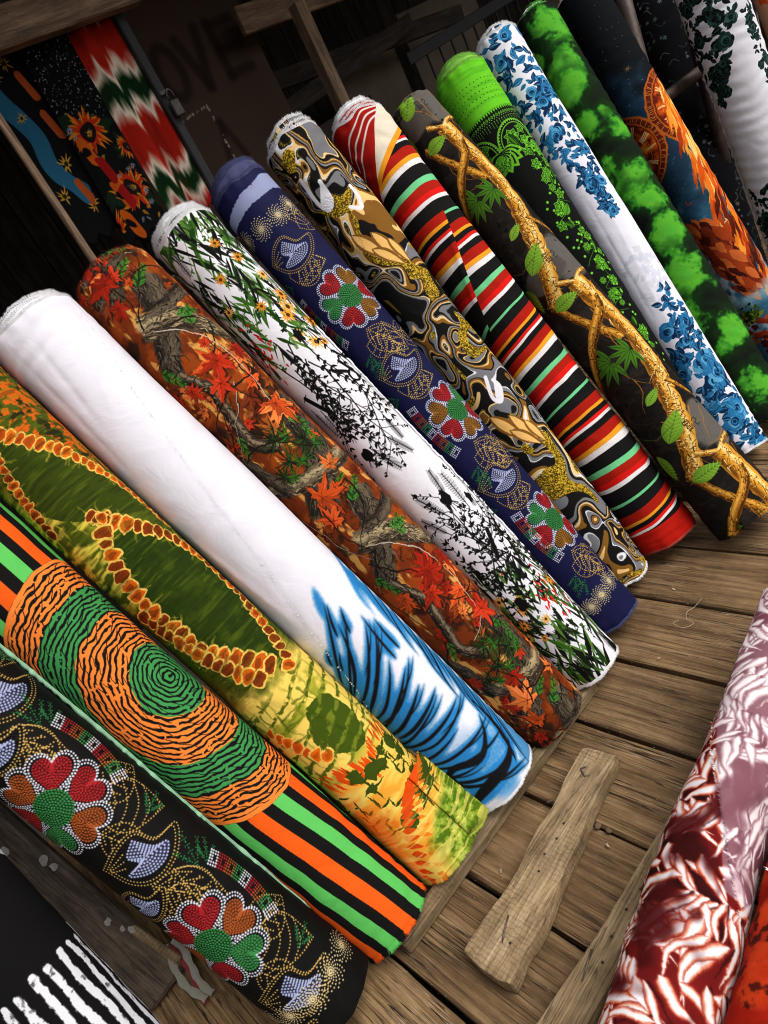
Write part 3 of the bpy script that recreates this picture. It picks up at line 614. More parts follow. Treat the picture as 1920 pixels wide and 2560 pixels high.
def print_white_flora(W, L):
    rg = np.random.default_rng(31); T = Tex(W, L, (.90, .89, .91)); X, Y = T.XY(); K = (.06, .055, .05)
    T.mix(np.clip((T.noise(.05, seed=3) - .62) * 8, 0, 1) * .12, (.6, .6, .62))
    def meadow(t0, t1, fl, n=150):
        for i in range(n):
            u = rg.random() ** 1.3; y = t0 + (t1 - t0) * u; x = rg.uniform(-.16, .17) - .05 * u * (t1 > t0); dn = 1 if t1 > t0 else -1; a = dn * PI / 2 + rg.uniform(-.6, .6)
            c = [(.08, .10, .05), (.10, .22, .06), (.20, .36, .10), (.06, .06, .05), (.30, .46, .16)][rg.integers(5)]; l = rg.uniform(.03, .10) * (1.1 - .4 * u)
            T.poly(xf(LEAF, x, y, l, a, l * rg.uniform(.12, .3)), c)
            if i % 4 == 0: twig_sil(T, x, y, l * 1.1, a, rg, c, 1)
            if i % 5 == 0: feather_sil(T, x, y, l * .9, a + rg.uniform(-.6, .6), rg, c)
    meadow(-.02, .42, 1, 300); meadow(1.66, 1.24, 1, 300)
    for (x, y, R) in ((.082, .34, .034), (.10, .30, .03), (.06, .36, .028), (.067, .46, .030), (.095, .47, .02), (.04, .42, .024), (.045, .10, .02), (.07, .16, .022), (-.01, .18, .02), (-.055, .25, .02), (.10, .23, .025), (.02, .30, .02), (.12, .40, .03),
                      (-.067, 1.306, .026), (-.03, 1.36, .022), (-.06, 1.40, .022), (-.02, 1.33, .016), (.0, 1.42, .018), (-.04, 1.46, .015), (.10, 1.36, .022), (-.08, 1.44, .02)):
        daisy(T, x, y, R, rg, [(.88, .58, .20), (.91, .67, .33), (.80, .50, .13)][rg.integers(3)]); 
        if rg.random() < .5: T.stroke([(x, y), (x + rg.uniform(-.02, .02), y + rg.choice([-1, 1]) * .07)], .0018, (.18, .2, .05))
    for i in range(70):
        x, y = (rg.normal(-.075, .022), rg.normal(.37, .045)) if i % 2 else (rg.normal(.055, .025), rg.normal(1.36, .04))
        T.poly(xf(LEAF, x, y, rg.uniform(.010, .026), PI / 2 + rg.uniform(-.6, .6), .009), (.80, .09, .07))
    for (x, y, l, a) in ((-.06, .45, .2, 1.2), (-.02, .47, .24, 1.45), (.03, .52, .26, 1.5), (.0, .55, .24, 1.7), (.07, .58, .22, 1.75), (-.04, .60, .2, 1.55),
                         (.0, 1.34, .22, -1.3), (.03, 1.30, .25, -1.55), (.06, 1.28, .25, -1.7), (-.03, 1.26, .22, -1.25), (.08, 1.2, .2, -1.6), (.02, 1.16, .18, -1.8)): twig_sil(T, x, y, l, a, rg, K)
    for (x, y, l, a) in ((-.06, .60, .11, 1.6), (-.085, .58, .10, 1.5), (-.03, .76, .10, 1.3), (.02, .76, .09, 1.2), (.06, .72, .08, 1.6), (.0, 1.04, .10, -1.9), (.03, 1.0, .09, -1.4), (-.03, 1.08, .09, -2.0), (.06, 1.06, .12, -1.5)): feather_sil(T, x, y, l, a, rg, K)
    for (x, y, r) in ((-.05, .772, .020), (.026, 1.0, .020), (.085, 1.04, .015), (-.02, 1.345, .02), (.04, .42, .017)):
        T.poly(xf(blob(rg, 16, .28), x, y, r * .7, 0, r * 1.15), K)
        for k in range(6): a = PI / 2 + rg.uniform(-.9, .9); T.stroke([(x, y), (x + 1.3 * r * math.cos(a), y + 2 * r * math.sin(a))], .0014, K)
    for i in range(0):
        x, y = (rg.normal(.03, .05), rg.normal(.62, .05)) if i % 2 else (rg.normal(.0, .04), rg.normal(1.17, .05)); T.poly(xf(blob(rg, 8, .45), x, y, rg.uniform(.004, .011)), K)
    for i in range(16):
        up_ = i % 2; x, y = rg.uniform(-.09, .12), (.44 if up_ else 1.36) + rg.uniform(-.03, .06); b = (PI / 2 if up_ else -PI / 2) + rg.uniform(-.3, .3); p = [(x, y)]
        for k in range(9): b += rg.uniform(-.16, .16); x += .034 * math.cos(b); y += .034 * math.sin(b); p.append((x, y))
        p = spline(p, 3); T.stroke(p, .0034, K, w1=.0010)
        for k in range(3, len(p) - 1, 2):
            for sg in (-1, 1): T.poly(xf(LEAF, p[k, 0], p[k, 1], rg.uniform(.008, .022), b + sg * rg.uniform(.4, .9), .012), K)
    glyph(T, 'I', -.067, .59, .085, 2.75, K); glyph(T, 'R', .078, .575, .075, 2.75, K); glyph(T, 'A', .125, .53, .07, 2.75, K)
    glyph(T, 'L', .052, 1.177, .085, 0.4, K); glyph(T, 'I', .10, 1.15, .07, .4, K)
    return T
def print_marble(W, L):
    T = Tex(W, L, (.08, .075, .07)); X, Y = T.XY()
    a1 = T.noise(.085, .10, 3, 2); a2 = T.noise(.08, .10, 4, 2)
    wx, wy = (a1 - .5) * .22, (a2 - .5) * .30
    def samp(seed, cx, cy):                              # noise seen through a swirling warp
        g = vnoise(T.h * 2, T.w * 2, cy * T.k, cx * T.k, seed)
        ix = np.clip(((X + wx + T.W) * T.k).astype(int), 0, T.w * 2 - 1); iy = np.clip(((Y + wy + T.L * .4) * T.k).astype(int), 0, T.h * 2 - 1)
        return g[iy, ix]
    f = samp(7, .075, .125) + .08 * samp(8, .05, .08); f = f / 1.08
    bands = [(.16, .24, (.44, .44, .45)), (.24, .265, (.92, .76, .50)), (.37, .40, (.92, .73, .44)), (.40, .45, (.50, .34, .13)), (.47, .53, (.46, .46, .47)), (.53, .545, (.88, .87, .88)), (.63, .69, (.50, .34, .13)), (.69, .725, (.93, .76, .48)), (.725, .74, (.9, .89, .9)), (.80, .86, (.45, .45, .46))]
    for lo, hi, c in bands:
        g = np.hypot(*np.gradient(f)) + 1e-5; T.mix(np.clip(np.minimum(f - lo, hi - f) / g + .5, 0, 1), c)
    gl = samp(17, .05, .10); m_ = np.clip((gl - .78) * 60, 0, 1); s1 = np.random.default_rng(2).random((T.h // 3 + 1, T.w // 3 + 1)).astype(np.float32).repeat(3, 0).repeat(3, 1)[:T.h, :T.w]
    e = np.clip(1 - np.abs(f - .355) * 90, 0, 1) + np.clip(1 - np.abs(f - .752) * 110, 0, 1); m_ = np.clip(m_ + e, 0, 1)
    gc = np.stack([.16 + .75 * s1, .12 + .62 * s1, .02 + .28 * s1 ** 3], -1); T.a[:] = T.a * (1 - m_[..., None]) + gc * m_[..., None]; T.z[:] = m_ * s1
    for pts in ([(-.045, .12), (-.05, .19), (-.035, .235), (-.01, .22), (-.005, .16)], [(.02, .27), (.045, .29), (.06, .25), (.06, .22)], [(.035, .90), (.015, .96), (.03, .985), (.055, .95), (.05, .92)]):
        p = spline(pts, 8); T.stroke(p, .012, (.90, .89, .91)); T.poly(p[len(p) // 3:], (.90, .89, .91))
    for o in (0, .67):
        for x, y, l, a in ((-.03, .33, .14, 1.15), (.02, .36, .13, 1.3), (-.005, .40, .11, 1.0), (.05, .40, .10, 1.35)):
            p = xf(leaf_pts(.16, 10), x, y + o, l, a); T.poly(p, (.50, .33, .12)); T.poly(xf(leaf_pts(.10, 10), x + .003, y + o + .004, l * .93, a + .04), (.93, .73, .42))
        T.poly(spline([(-.075, .53 + o), (-.05, .60 + o), (-.06, .54 + o)], 4), (.5, .4, .1))
    return T
def print_stripes(W, L):
    T = Tex(W, L, (.09, .085, .085)); X, Y = T.XY()
    mint, red, br, wh, og, bk = (.44, .80, .55), (.66, .11, .06), (.86, .10, .08), (.90, .88, .87), (.94, .61, .14), (.085, .08, .08)
    seq = [(mint, .026), (red, .034), (br, .024), (wh, .018), (bk, .060), (mint, .012), (bk, .042), (red, .040), (og, .014), (bk, .020), (br, .014), (wh, .013), (bk, .026), (red, .040), (og, .021), (wh, .026), (bk, .052)]
    tot = sum(w for _, w in seq); sc = .350 / tot
    y = Y + X * .10 + (T.noise(.10, .06, 3, 2) - .5) * .010 + .012 * np.sin(X * 9 + Y * 7); fold = (X < .050 - .30 * (Y - .42)) & (Y > .40) & (Y < .80); y = y + .045 * fold * np.clip((.80 - Y) * 9, 0, 1); ph = np.mod(y - .290, .350); p = 0.0
    for c, w in seq:
        w *= sc; T.mix(np.clip(np.minimum(ph - p, p + w - ph) * T.k + .5, 0, 1), c); p += w
    # the cut end: white reverse, red inner turns
    top = np.clip((.185 - X * .55 - Y) * T.k, 0, 1); T.mix(top, og); T.mix(np.clip((.165 - X * .55 - Y) * T.k, 0, 1), (.90, .85, .76)); T.mix(np.clip((.125 - X * 1.3 - Y) * T.k, 0, 1), (.62, .09, .06))
    for k in range(3): T.stroke(spline([(-.10, .165 - .035 * k), (-.04, .105 - .03 * k), (.02, .060 - .022 * k), (.09, .030 - .012 * k)], 8), .006, (.88, .85, .82), soft=1.2)
    bt = np.clip((Y - 1.585) * T.k, 0, 1); T.mix(bt, (.72, .10, .06))
    return T
FONT3 = dict(R='110101110101101', E='111100110100111', A='010101111101101', L='100100100100111', T='111010010010010', D='110101101101110', G='111100101101111')
def tiny_text(T, txt, x, y, h, rot, col):
    px = h / 5
    for i, ch in enumerate(txt):
        for k, b in enumerate(FONT3[ch]):
            if b == '1':
                u, v = (k % 3) + i * 4, k // 3; T.poly(xf([(u, v), (u + 1.05, v), (u + 1.05, v + 1.05), (u, v + 1.05)], x, y, px, rot), col)
def print_birch_camo(W, L):
    rg = np.random.default_rng(41); T = Tex(W, L, (.105, .09, .08)); X, Y = T.XY()
    n = T.noise(.05, .03, 2, 4); T.mix(np.clip((n - .45) * 5, 0, 1) * .6, (.20, .17, .145)); T.mix(np.clip((T.noise(.02, .02, 5, 3) - .6) * 10, 0, 1) * .5, (.06, .05, .045))
    for o in (-.675, 0, .675):
        gz = np.clip(1 - np.hypot((X - .085) / .085, (Y - .74 - o) / .09), 0, 1); T.mix(np.clip(gz * 5 + (n - .5) * 3, 0, 1) * (gz > 0), (.36, .345, .32))
        gz = np.clip(1 - np.hypot((X + .02) / .09, (Y - .08 - o) / .05), 0, 1); T.mix(np.clip(gz * 5 + (n - .5) * 3, 0, 1) * (gz > 0), (.30, .275, .25))
    for i in range(110):
        x, y = rg.uniform(-.28, .28), rg.uniform(0, L); a = rg.uniform(0, 6.3); p = [(x, y)]
        for k in range(4): a += rg.uniform(-.5, .5); x += .03 * math.cos(a); y += .03 * math.sin(a); p.append((x, y))
        T.stroke(p, .002, (.30, .26, .22), .6, .0006)
    for i in range(80):                                 # leaf litter flecks
        x, y = rg.uniform(-.15, .15), rg.uniform(0, L); T.poly(xf(blob(rg, 7, .4), x, y, rg.uniform(.003, .008)), (.045, .04, .035), .8)
    YB = ((.80, .54, .14), (.97, .88, .60), (.28, .14, .02)); OB_ = ((.64, .40, .09), (.92, .70, .30), (.19, .10, .02))
    for o in (-.675, 0, .675, 1.35):
        trunk(T, [(-.16, 1.20 - .675 + o), (-.09, 1.10 - .675 + o), (-.03, 1.02 - .675 + o), (.05, .95 - .675 + o), (.07, .90 - .675 + o)], .028, .032, OB_, rg, 1, .4)
        trunk(T, [(-.055, .845 + o), (-.02, .925 + o), (.012, .99 + o), (.05, 1.06 + o)], .022, .030, OB_, rg, 2, .4)
        trunk(T, [(.0, .80 + o), (.05, .83 + o), (.09, .81 + o), (.16, .80 + o)], .018, .014, YB, rg, 3, .6)
        trunk(T, [(.055, .83 + o), (.075, .95 + o), (.090, 1.06 + o), (.075, 1.18 + o), (.055, 1.25 + o), (.035, 1.33 + o), (.01, 1.41 + o), (-.022, 1.49 + o), (-.045, 1.54 + o)], .066, .050, YB, rg, 4, .65)
        trunk(T, [(.07, 1.24 + o), (.11, 1.30 + o), (.17, 1.37 + o)], .018, .010, OB_, rg, 5)
        for i in range(14):
            x, y = rg.choice([.11, .09, -.02, .05]) + rg.uniform(-.03, .03), rg.uniform(.65, 1.2) + o; a = PI / 2 + rg.uniform(-.9, .9); p = [(x, y)]
            for k in range(5): a += rg.uniform(-.5, .5); x += .022 * math.cos(a); y += .022 * math.sin(a); p.append((x, y))
            T.stroke(p, .0026, (.66, .42, .12), 1, .0010)
        lg, dg = (.42, .60, .15), (.20, .34, .07)
        for x, y, ln, a, w in ((-.04, .73, .105, -.75, .28), (-.105, .74, .10, 1.45, .24), (-.055, .862, .092, .0, .26), (-.02, .60, .06, -.5, .25)):
            T.poly(xf(leaf_pts(w, 12), x, y + o, ln, a), lg); T.stroke(xf([(0, 0), (.95, 0)], x, y + o, ln, a), .0018, dg)
            for k in range(8): 
                for sg in (-1, 1): T.stroke(xf([(k / 9 + .05, 0), (k / 9 + .17, sg * w * .8 * math.sin(PI * (k + 1) / 10))], x, y + o, ln, a), .0012, (.62, .76, .32))
        for x, y, s_ in ((-.02, 1.10, .092), (.045, 1.105, .08)):
            for k in range(7):
                a = -.2 + (k - 3) * .52 + PI; T.poly(xf(LEAF, x, y + o, s_ * (1 - .08 * abs(k - 3)), a, s_ * .35), (.26, .44, .10)); T.stroke(xf([(0, 0), (.9, 0)], x, y + o, s_, a), .0016, (.10, .20, .04))
        T.stroke([(-.13, .66 + o), (-.06, .70 + o), (.0, .69 + o)], .0022, (.30, .40, .12))
        ink = (.13, .12, .11)
        tiny_text(T, 'REALTREE', .040, .700 + o, .0055, 1.45, ink); tiny_text(T, 'EDGE', .033, .700 + o, .012, 1.45, ink)
        T.stroke(spline([(.047, .712 + o), (.056, .706 + o), (.060, .718 + o), (.052, .722 + o), (.056, .734 + o), (.062, .730 + o)], 5), .0022, ink)
    return T
def rose(T, x, y, R, rg, cols, rot=0.0):
    lt, md, dk = cols
    for i in range(6):
        a = rot + i * PI / 3 + rg.uniform(-.2, .2); T.poly(xf(blob(rg, 9, .12), x + R * .52 * math.cos(a), y + R * .52 * math.sin(a), R * .5), [lt, md, md, dk][rg.integers(4)])
        b = a + .5; T.stroke([(x + R * .3 * math.cos(b), y + R * .3 * math.sin(b)), (x + R * .92 * math.cos(b), y + R * .92 * math.sin(b))], R * .06, dk, .8, R * .02)
    for k, c in ((.62, md), (.50, lt), (.38, dk), (.27, md), (.14, dk)):
        a = rg.uniform(0, 6.3); T.poly(xf(blob(rg, 9, .12), x + R * .08 * math.cos(a), y + R * .08 * math.sin(a), R * k), c)
    for k in range(4):
        a0 = rg.uniform(0, 6.3); t = np.linspace(a0, a0 + 2.2, 8); r = R * (.25 + .15 * k); T.stroke(np.stack([x + r * np.cos(t), y + r * np.sin(t)], 1), R * .05, lt if k % 2 else dk, .9, R * .01)
def leafy(T, x, y, ln, a, rg, cols):
    T.poly(xf(LEAFW, x, y, ln, a, ln * .62), cols[rg.integers(1, 3)]); T.poly(xf(LEAF, x, y, ln * .9, a - .12, ln * .35), cols[rg.integers(0, 2)], .75); T.stroke(xf([(0, 0), (.95, 0)], x, y, ln, a), ln * .045, cols[2])
def sweep_roses(T, rg, cols, zone, n_r, n_l, rr, ll):
    """zone(rg) -> (x, y, density 0..1)"""
    for i in range(n_l):
        x, y, d = zone(rg); leafy(T, x, y, rg.uniform(.6, 1.2) * ll * (.6 + .4 * d), rg.uniform(0, 6.3), rg, cols)
    for i in range(n_r):
        x, y, d = zone(rg); rose(T, x, y, rr * rg.uniform(.75, 1.2) * (.5 + .5 * d), rg, cols)
    for i in range(n_l // 2):
        x, y, d = zone(rg); leafy(T, x, y, rg.uniform(.5, 1.0) * ll * (.6 + .4 * d), rg.uniform(0, 6.3), rg, cols)
def print_blue_roses(W, L):
    rg = np.random.default_rng(51); T = Tex(W, L, (.90, .89, .93)); cols = ((.34, .62, .78), (.15, .44, .63), (.05, .16, .29))
    def z1(r):
        y = r.random() * .80; w = max(.015, .19 * (1 - max(0, y - .12) / .72)); return .02 + r.uniform(-1, 1) * w * (.7 if y > .3 else 1) + .02 * (y > .5), y, 1 - y
    def z2(r):
        y = 1.12 + .65 * r.random() ** .7; w = min(.2, .02 + .22 * (y - 1.12)); return .075 - w * .8 + r.uniform(-1, 1) * w, y, min(1, .4 + (y - 1.12) * 1.6)
    gh = ((.84, .84, .88), (.83, .83, .87), (.80, .81, .86))
    for i in range(40): leafy(T, rg.normal(.05, .03), rg.uniform(.95, 1.15), .035, rg.uniform(0, 6.3), rg, gh)
    sweep_roses(T, rg, cols, z1, 17, 210, .038, .046); sweep_roses(T, rg, cols, z2, 16, 200, .037, .044)
    return T
def print_green_roses(W, L):
    rg = np.random.default_rng(52); T = Tex(W, L, (.90, .90, .93)); cols = ((.22, .36, .33), (.10, .20, .18), (.04, .07, .07))
    def z1(r):
        y = .02 + .66 * r.random(); w = .13 if y < .35 else max(.02, .13 * (1 - (y - .35) / .40)); return -.07 + (.05 if y < .4 else -.02) + r.uniform(-1, 1) * w, y, 1 - y * .8
    def z2(r): return .13 + r.uniform(-.03, .03), r.uniform(.3, .75), .5
    def z3(r): return -.09 + r.uniform(-.05, .06), r.uniform(1.08, 1.6), .7
    sweep_roses(T, rg, cols, z1, 34, 170, .036, .042); sweep_roses(T, rg, cols, z2, 8, 60, .03, .035); sweep_roses(T, rg, cols, z3, 16, 90, .034, .038)
    return T
def print_green_clouds(W, L):
    rg = np.random.default_rng(61); T = Tex(W, L, (.055, .065, .05)); X, Y = T.XY(); n = T.noise(.06, seed=4, oct=4); nf = T.noise(.012, seed=5, oct=3); big = T.noise(.12, .08, 9, 3)
    T.mix(np.clip((big - .45) * 3, 0, .55), (.07, .15, .05))
    for x, y, rx, ry in ((.045, .10, .07, .05), (.0, .27, .07, .055), (-.03, .36, .06, .05), (-.037, .50, .05, .05), (.055, .50, .022, .035), (.085, .56, .035, .05), (.01, .80, .065, .065), (.02, .86, .06, .04), (.03, 1.02, .055, .045), (.01, 1.19, .06, .06), (.06, 1.45, .055, .055), (.04, 1.65, .055, .06), (-.09, .16, .06, .05), (-.09, .70, .05, .05), (-.08, 1.33, .05, .06)):
        rx *= 1.22; ry *= 1.25; d = np.hypot((X - x) / rx, (Y - y) / ry); T.mix(np.clip((1.75 - d + (n - .5) * 1.6) * 2, 0, 1) * .55, (.06, .20, .045)); m_ = np.clip((1.15 - d + (n - .5) * 2.2 + (nf - .5) * .5) * 3.2, 0, 1); T.mix(m_ * .95, (.20, .52, .13))
        T.mix(np.clip((.85 - d + (n - .5) * 2.0 + (nf - .5) * .9) * 3, 0, 1) * .8, (.36, .68, .18)); T.mix(np.clip((.35 - d + (n - .5) * 1.4) * 3, 0, 1) * .5, (.27, .62, .2))
    return T
def print_paisley(W, L):
    rg = np.random.default_rng(71); bk = (.06, .065, .055); g = (.40, .70, .16); g2 = (.30, .58, .13)
    T = Tex(W, L, bk); X, Y = T.XY(); yb = Y - .0 * X; T.mix(np.clip((.190 - yb) * T.k, 0, 1), (.40, .76, .14))
    n = T.noise(.1, .012, 3, 2); T.mix(np.clip((.19 - yb) * T.k, 0, 1) * np.clip((n - .55) * 4, 0, .4), (.28, .62, .10))
    for r_ in range(5):
        for i in range(44): T.dots([(-W / 2 + (i + .5 * (r_ % 2)) * .0145, .075 + r_ * .019 + rg.uniform(-.002, .002))], .0017, (.05, .12, .03), 0)
    for i in range(70):
        x = -W / 2 + i * .0095; T.poly([(x, .190), (x + .0045, .203), (x + .009, .190)], (.40, .76, .14)); T.poly(xf([(0, -1), (.6, 0), (0, 1), (-.6, 0)], x + .0045, .213, .0068), g); T.poly(xf([(0, -1), (.6, 0), (0, 1), (-.6, 0)], x + .0045, .213, .0030), bk)
        T.dots([(x, .222), (x + .0045, .230)], .0014, (.62, .86, .42), 0); T.stroke([(x + .0045, .232), (x + .0045, .243 + .006 * (i % 3))], .0013, g)
    def flower(x, y, R, k=7):
        for i in range(k):
            a = i * 2 * PI / k; T.poly(xf(LEAFW, x, y, R, a, R * .85), g); T.poly(xf(LEAFW, x + R * .25 * math.cos(a), y + R * .25 * math.sin(a), R * .62, a, R * .45), bk); T.poly(xf(LEAFW, x + R * .35 * math.cos(a), y + R * .35 * math.sin(a), R * .42, a, R * .28), g2)
        T.poly(xf(CIRC, x, y, R * .24), bk); T.poly(xf(CIRC, x, y, R * .14), g)
    for cx in (-.20, -.085, .065, .20):                  # scalloped arches
        t = np.linspace(PI, 2 * PI, 24); R = .072
        for k, w in ((1.0, .0060), (.84, .0036)): T.stroke(np.stack([cx + R * k * np.cos(t), .325 + R * 1.1 * k * np.sin(t)], 1), w, g)
        T.dots(np.stack([cx + R * .94 * np.cos(t), .325 + R * 1.04 * np.sin(t)], 1), .0017, (.66, .9, .5), 0)
        flower(cx - .018, .305, .030); flower(cx + .026, .288, .022, 5); flower(cx + .022, .335, .026, 6)
        for k in range(8): T.stroke(spline([(cx - .04 + .01 * k, .345), (cx - .045 + .011 * k, .33), (cx - .036 + .01 * k, .322)], 4), .0016, g2)
    for cx in (-.012, -.142, .14):                       # shell pendants
        for i in range(7):
            a = PI / 2 + (i - 3) * .42; T.poly(xf(LEAFW, cx, .335, .075, a, .056), g); T.poly(xf(LEAFW, cx, .335, .062, a, .038), bk); T.poly(xf(LEAFW, cx, .34, .050, a, .026), g2)
        T.dots([(cx + .03 * math.cos(PI / 2 + (i - 3) * .42), .335 + .03 * math.sin(PI / 2 + (i - 3) * .42)) for i in range(7)], .002, (.66, .9, .5), 0)
        flower(cx - .012, .375, .025)
    x = .10
    for i in range(66):                                  # the vine trailing down
        t = i / 65; y = .34 + 1.25 * t; xm = .092 - .05 * t + .016 * math.sin(y * 17); R = rg.uniform(.013, .026) * (1.15 - .3 * t)
        px, py = xm + rg.uniform(-.03, .03) * (1.25 - .3 * t), y + rg.uniform(-.01, .01)
        (flower(px, py, R, rg.integers(5, 8)) if i % 3 else leafy(T, px, py, R * 2.0, rg.uniform(0, 6.3), rg, (g, g2, (.10, .22, .04))))
        if i % 2: T.stroke(spline([(xm, y), (xm + rg.uniform(-.04, .04), y + .02), (xm + rg.uniform(-.05, .05), y + .04)], 4), .0016, g2)
        for k in range(2): q = (xm + rg.uniform(-.055, .05), y + rg.uniform(-.02, .02)); T.poly(xf(CIRC, q[0], q[1], .0048), g); T.poly(xf(CIRC, q[0], q[1], .0025), (.5, .8, .3))
    return T
def print_phoenix(W, L):
    rg = np.random.default_rng(81); T = Tex(W, L, (.045, .06, .075)); X, Y = T.XY(); n = T.noise(.06, seed=3, oct=4); ns = T.noise(.012, .09, 6, 3)
    # night sky into teal
    T.mix(np.clip((Y - .30 + (X * -.6) + (n - .5) * .5) * 3.5, 0, 1) * .85, (.11, .22, .30)); T.mix(np.clip((Y - .86 + (n - .5) * .4) * 5, 0, 1) * .8, (.20, .40, .50)); T.mix(np.clip((n - .6) * 8, 0, 1) * np.clip((Y - .9) * 6, 0, 1) * .8, (.74, .82, .85))
    def dial(cx, cy, R):
        d = np.hypot(X - cx, Y - cy); A = np.arctan2(Y - cy, X - cx)
        T.mix(np.clip((R - d) * T.k, 0, 1), (.36, .10, .03)); nn = T.noise(.03, seed=11, oct=4); T.mix(np.clip((R * .80 - d) * T.k, 0, 1) * np.clip((nn - .38) * 4, 0, 1), (.80, .32, .06)); T.mix(np.clip((R * .72 - d) * T.k, 0, 1) * np.clip((nn - .60) * 7, 0, 1), (.95, .62, .20))
        for k, w in ((.985, .004), (.84, .003), (.62, .0025)): T.mix(np.clip((w - np.abs(d - R * k)) * T.k + .5, 0, 1), (.70, .34, .10))
        for i in range(44):
            a = i * 2 * PI / 44; q = (cx + R * .912 * math.cos(a), cy + R * .912 * math.sin(a)); hgt = R * .06
            for k in range(rg.integers(1, 4)): T.stroke(xf([(-1 + k * .8, -1), (-1 + k * .8 + rg.uniform(-.4, .4), 1)], q[0], q[1], hgt * .7, a + PI / 2), .0018, (.88, .58, .25))
        for i in range(12):
            a = i * 2 * PI / 12 + .2
            for k in range(1 + i % 3): b = a + (k - 1) * .07; T.stroke([(cx + R * .52 * math.cos(b), cy + R * .52 * math.sin(b)), (cx + R * .76 * math.cos(b), cy + R * .76 * math.sin(b))], .0060, (.93, .74, .48))
    dial(-.150, .67, .165); dial(.185, .60, .185)
    # sweeping flame feathers
    for i in range(190):
        t = rg.random(); y = .42 + .75 * t; x = .17 - .10 * t + rg.uniform(-.06, .06); a = PI / 2 + .30 + rg.uniform(-.25, .15); l = rg.uniform(.06, .17)
        c = [(.86, .40, .07), (.95, .62, .20), (.80, .30, .05), (.98, .84, .50), (.60, .16, .03)][rg.integers(5)]
        if Y.size and x > .02 + .06 * t * 0: T.poly(xf(leaf_pts(.07, 8), x, y, l, a), c, .85)
    for i in range(60):
        y = .95 + .55 * rg.random(); x = .10 - .02 * (y - .95) + rg.uniform(-.02, .06); T.poly(xf(leaf_pts(.07, 8), x, y, rg.uniform(.08, .16), PI / 2 + .35 + rg.uniform(-.2, .2), None), [(.66, .20, .04), (.90, .48, .10), (.35, .09, .03), (.24, .07, .03)][rg.integers(4)], .9)
    # red cliffs over water, a tree, boulders
    for i in range(130):
        y = 1.04 + .33 * rg.random(); x = -.06 + (y - 1.04) * .18 + rg.uniform(-.05, .045); T.poly(xf(leaf_pts(rg.uniform(.10, .24), 6), x, y - .03, rg.uniform(.05, .12), PI / 2.5 + rg.uniform(-.2, .2)), [(.44, .14, .06), (.60, .22, .08), (.26, .08, .05), (.78, .38, .16)][rg.integers(4)])
    T.mix(np.clip((Y - 1.37 + (n - .5) * .1) * 20, 0, 1) * np.clip((1.46 - Y) * 20, 0, 1) * .7, (.62, .76, .82))
    for i in range(120): T.poly(xf(blob(rg, 7, .3), rg.normal(-.045, .022), rg.normal(1.475, .015), rg.uniform(.003, .008)), [(.24, .34, .06), (.50, .52, .10), (.10, .16, .04)][rg.integers(3)])
    for i in range(40): T.poly(xf(blob(rg, 7, .3), rg.uniform(-.1, .08), rg.uniform(1.51, 1.68), rg.uniform(.010, .03), .4, .012), [(.48, .16, .07), (.66, .28, .12), (.25, .08, .05)][rg.integers(3)])
    t = np.linspace(.6, 4.2, 14); T.stroke(np.stack([-.028 + .010 * np.cos(t), .955 + .010 * np.sin(t)], 1), .004, (.60, .24, .12))
    for k in range(8): a = k * PI / 4; T.stroke([(.023, .383), (.023 + .016 * math.cos(a), .383 + .016 * math.sin(a))], .0022, (.45, .36, .22), w1=.0006)
    T.warp(.006, .022, 33, 4); T.dots(np.stack([rg.uniform(-.1, .12, 60), rg.uniform(.1, .95, 60)], 1), .0012, (.7, .72, .72), 0)
    return T
def print_small_flowers(W, L):
    rg = np.random.default_rng(91); T = Tex(W, L, (.05, .055, .07), 600)
    for i in range(420):
        x, y = rg.uniform(-W / 2, W / 2), rg.uniform(0, L); c = [(.72, .72, .68), (.45, .55, .56), (.58, .48, .50), (.32, .42, .40)][rg.integers(4)]; k = rg.integers(3)
        if k: daisy(T, x, y, rg.uniform(.008, .017), rg, c, 7, (.35, .3, .18))
        else:
            a = rg.uniform(0, 6.3); T.stroke(spline([(x, y), (x + .03 * math.cos(a), y + .03 * math.sin(a)), (x + .05 * math.cos(a + .6), y + .05 * math.sin(a + .6))], 4), .0015, c); leafy(T, x, y, .02, a, rg, (c, (.16, .22, .2), (.06, .09, .09)))
    return T
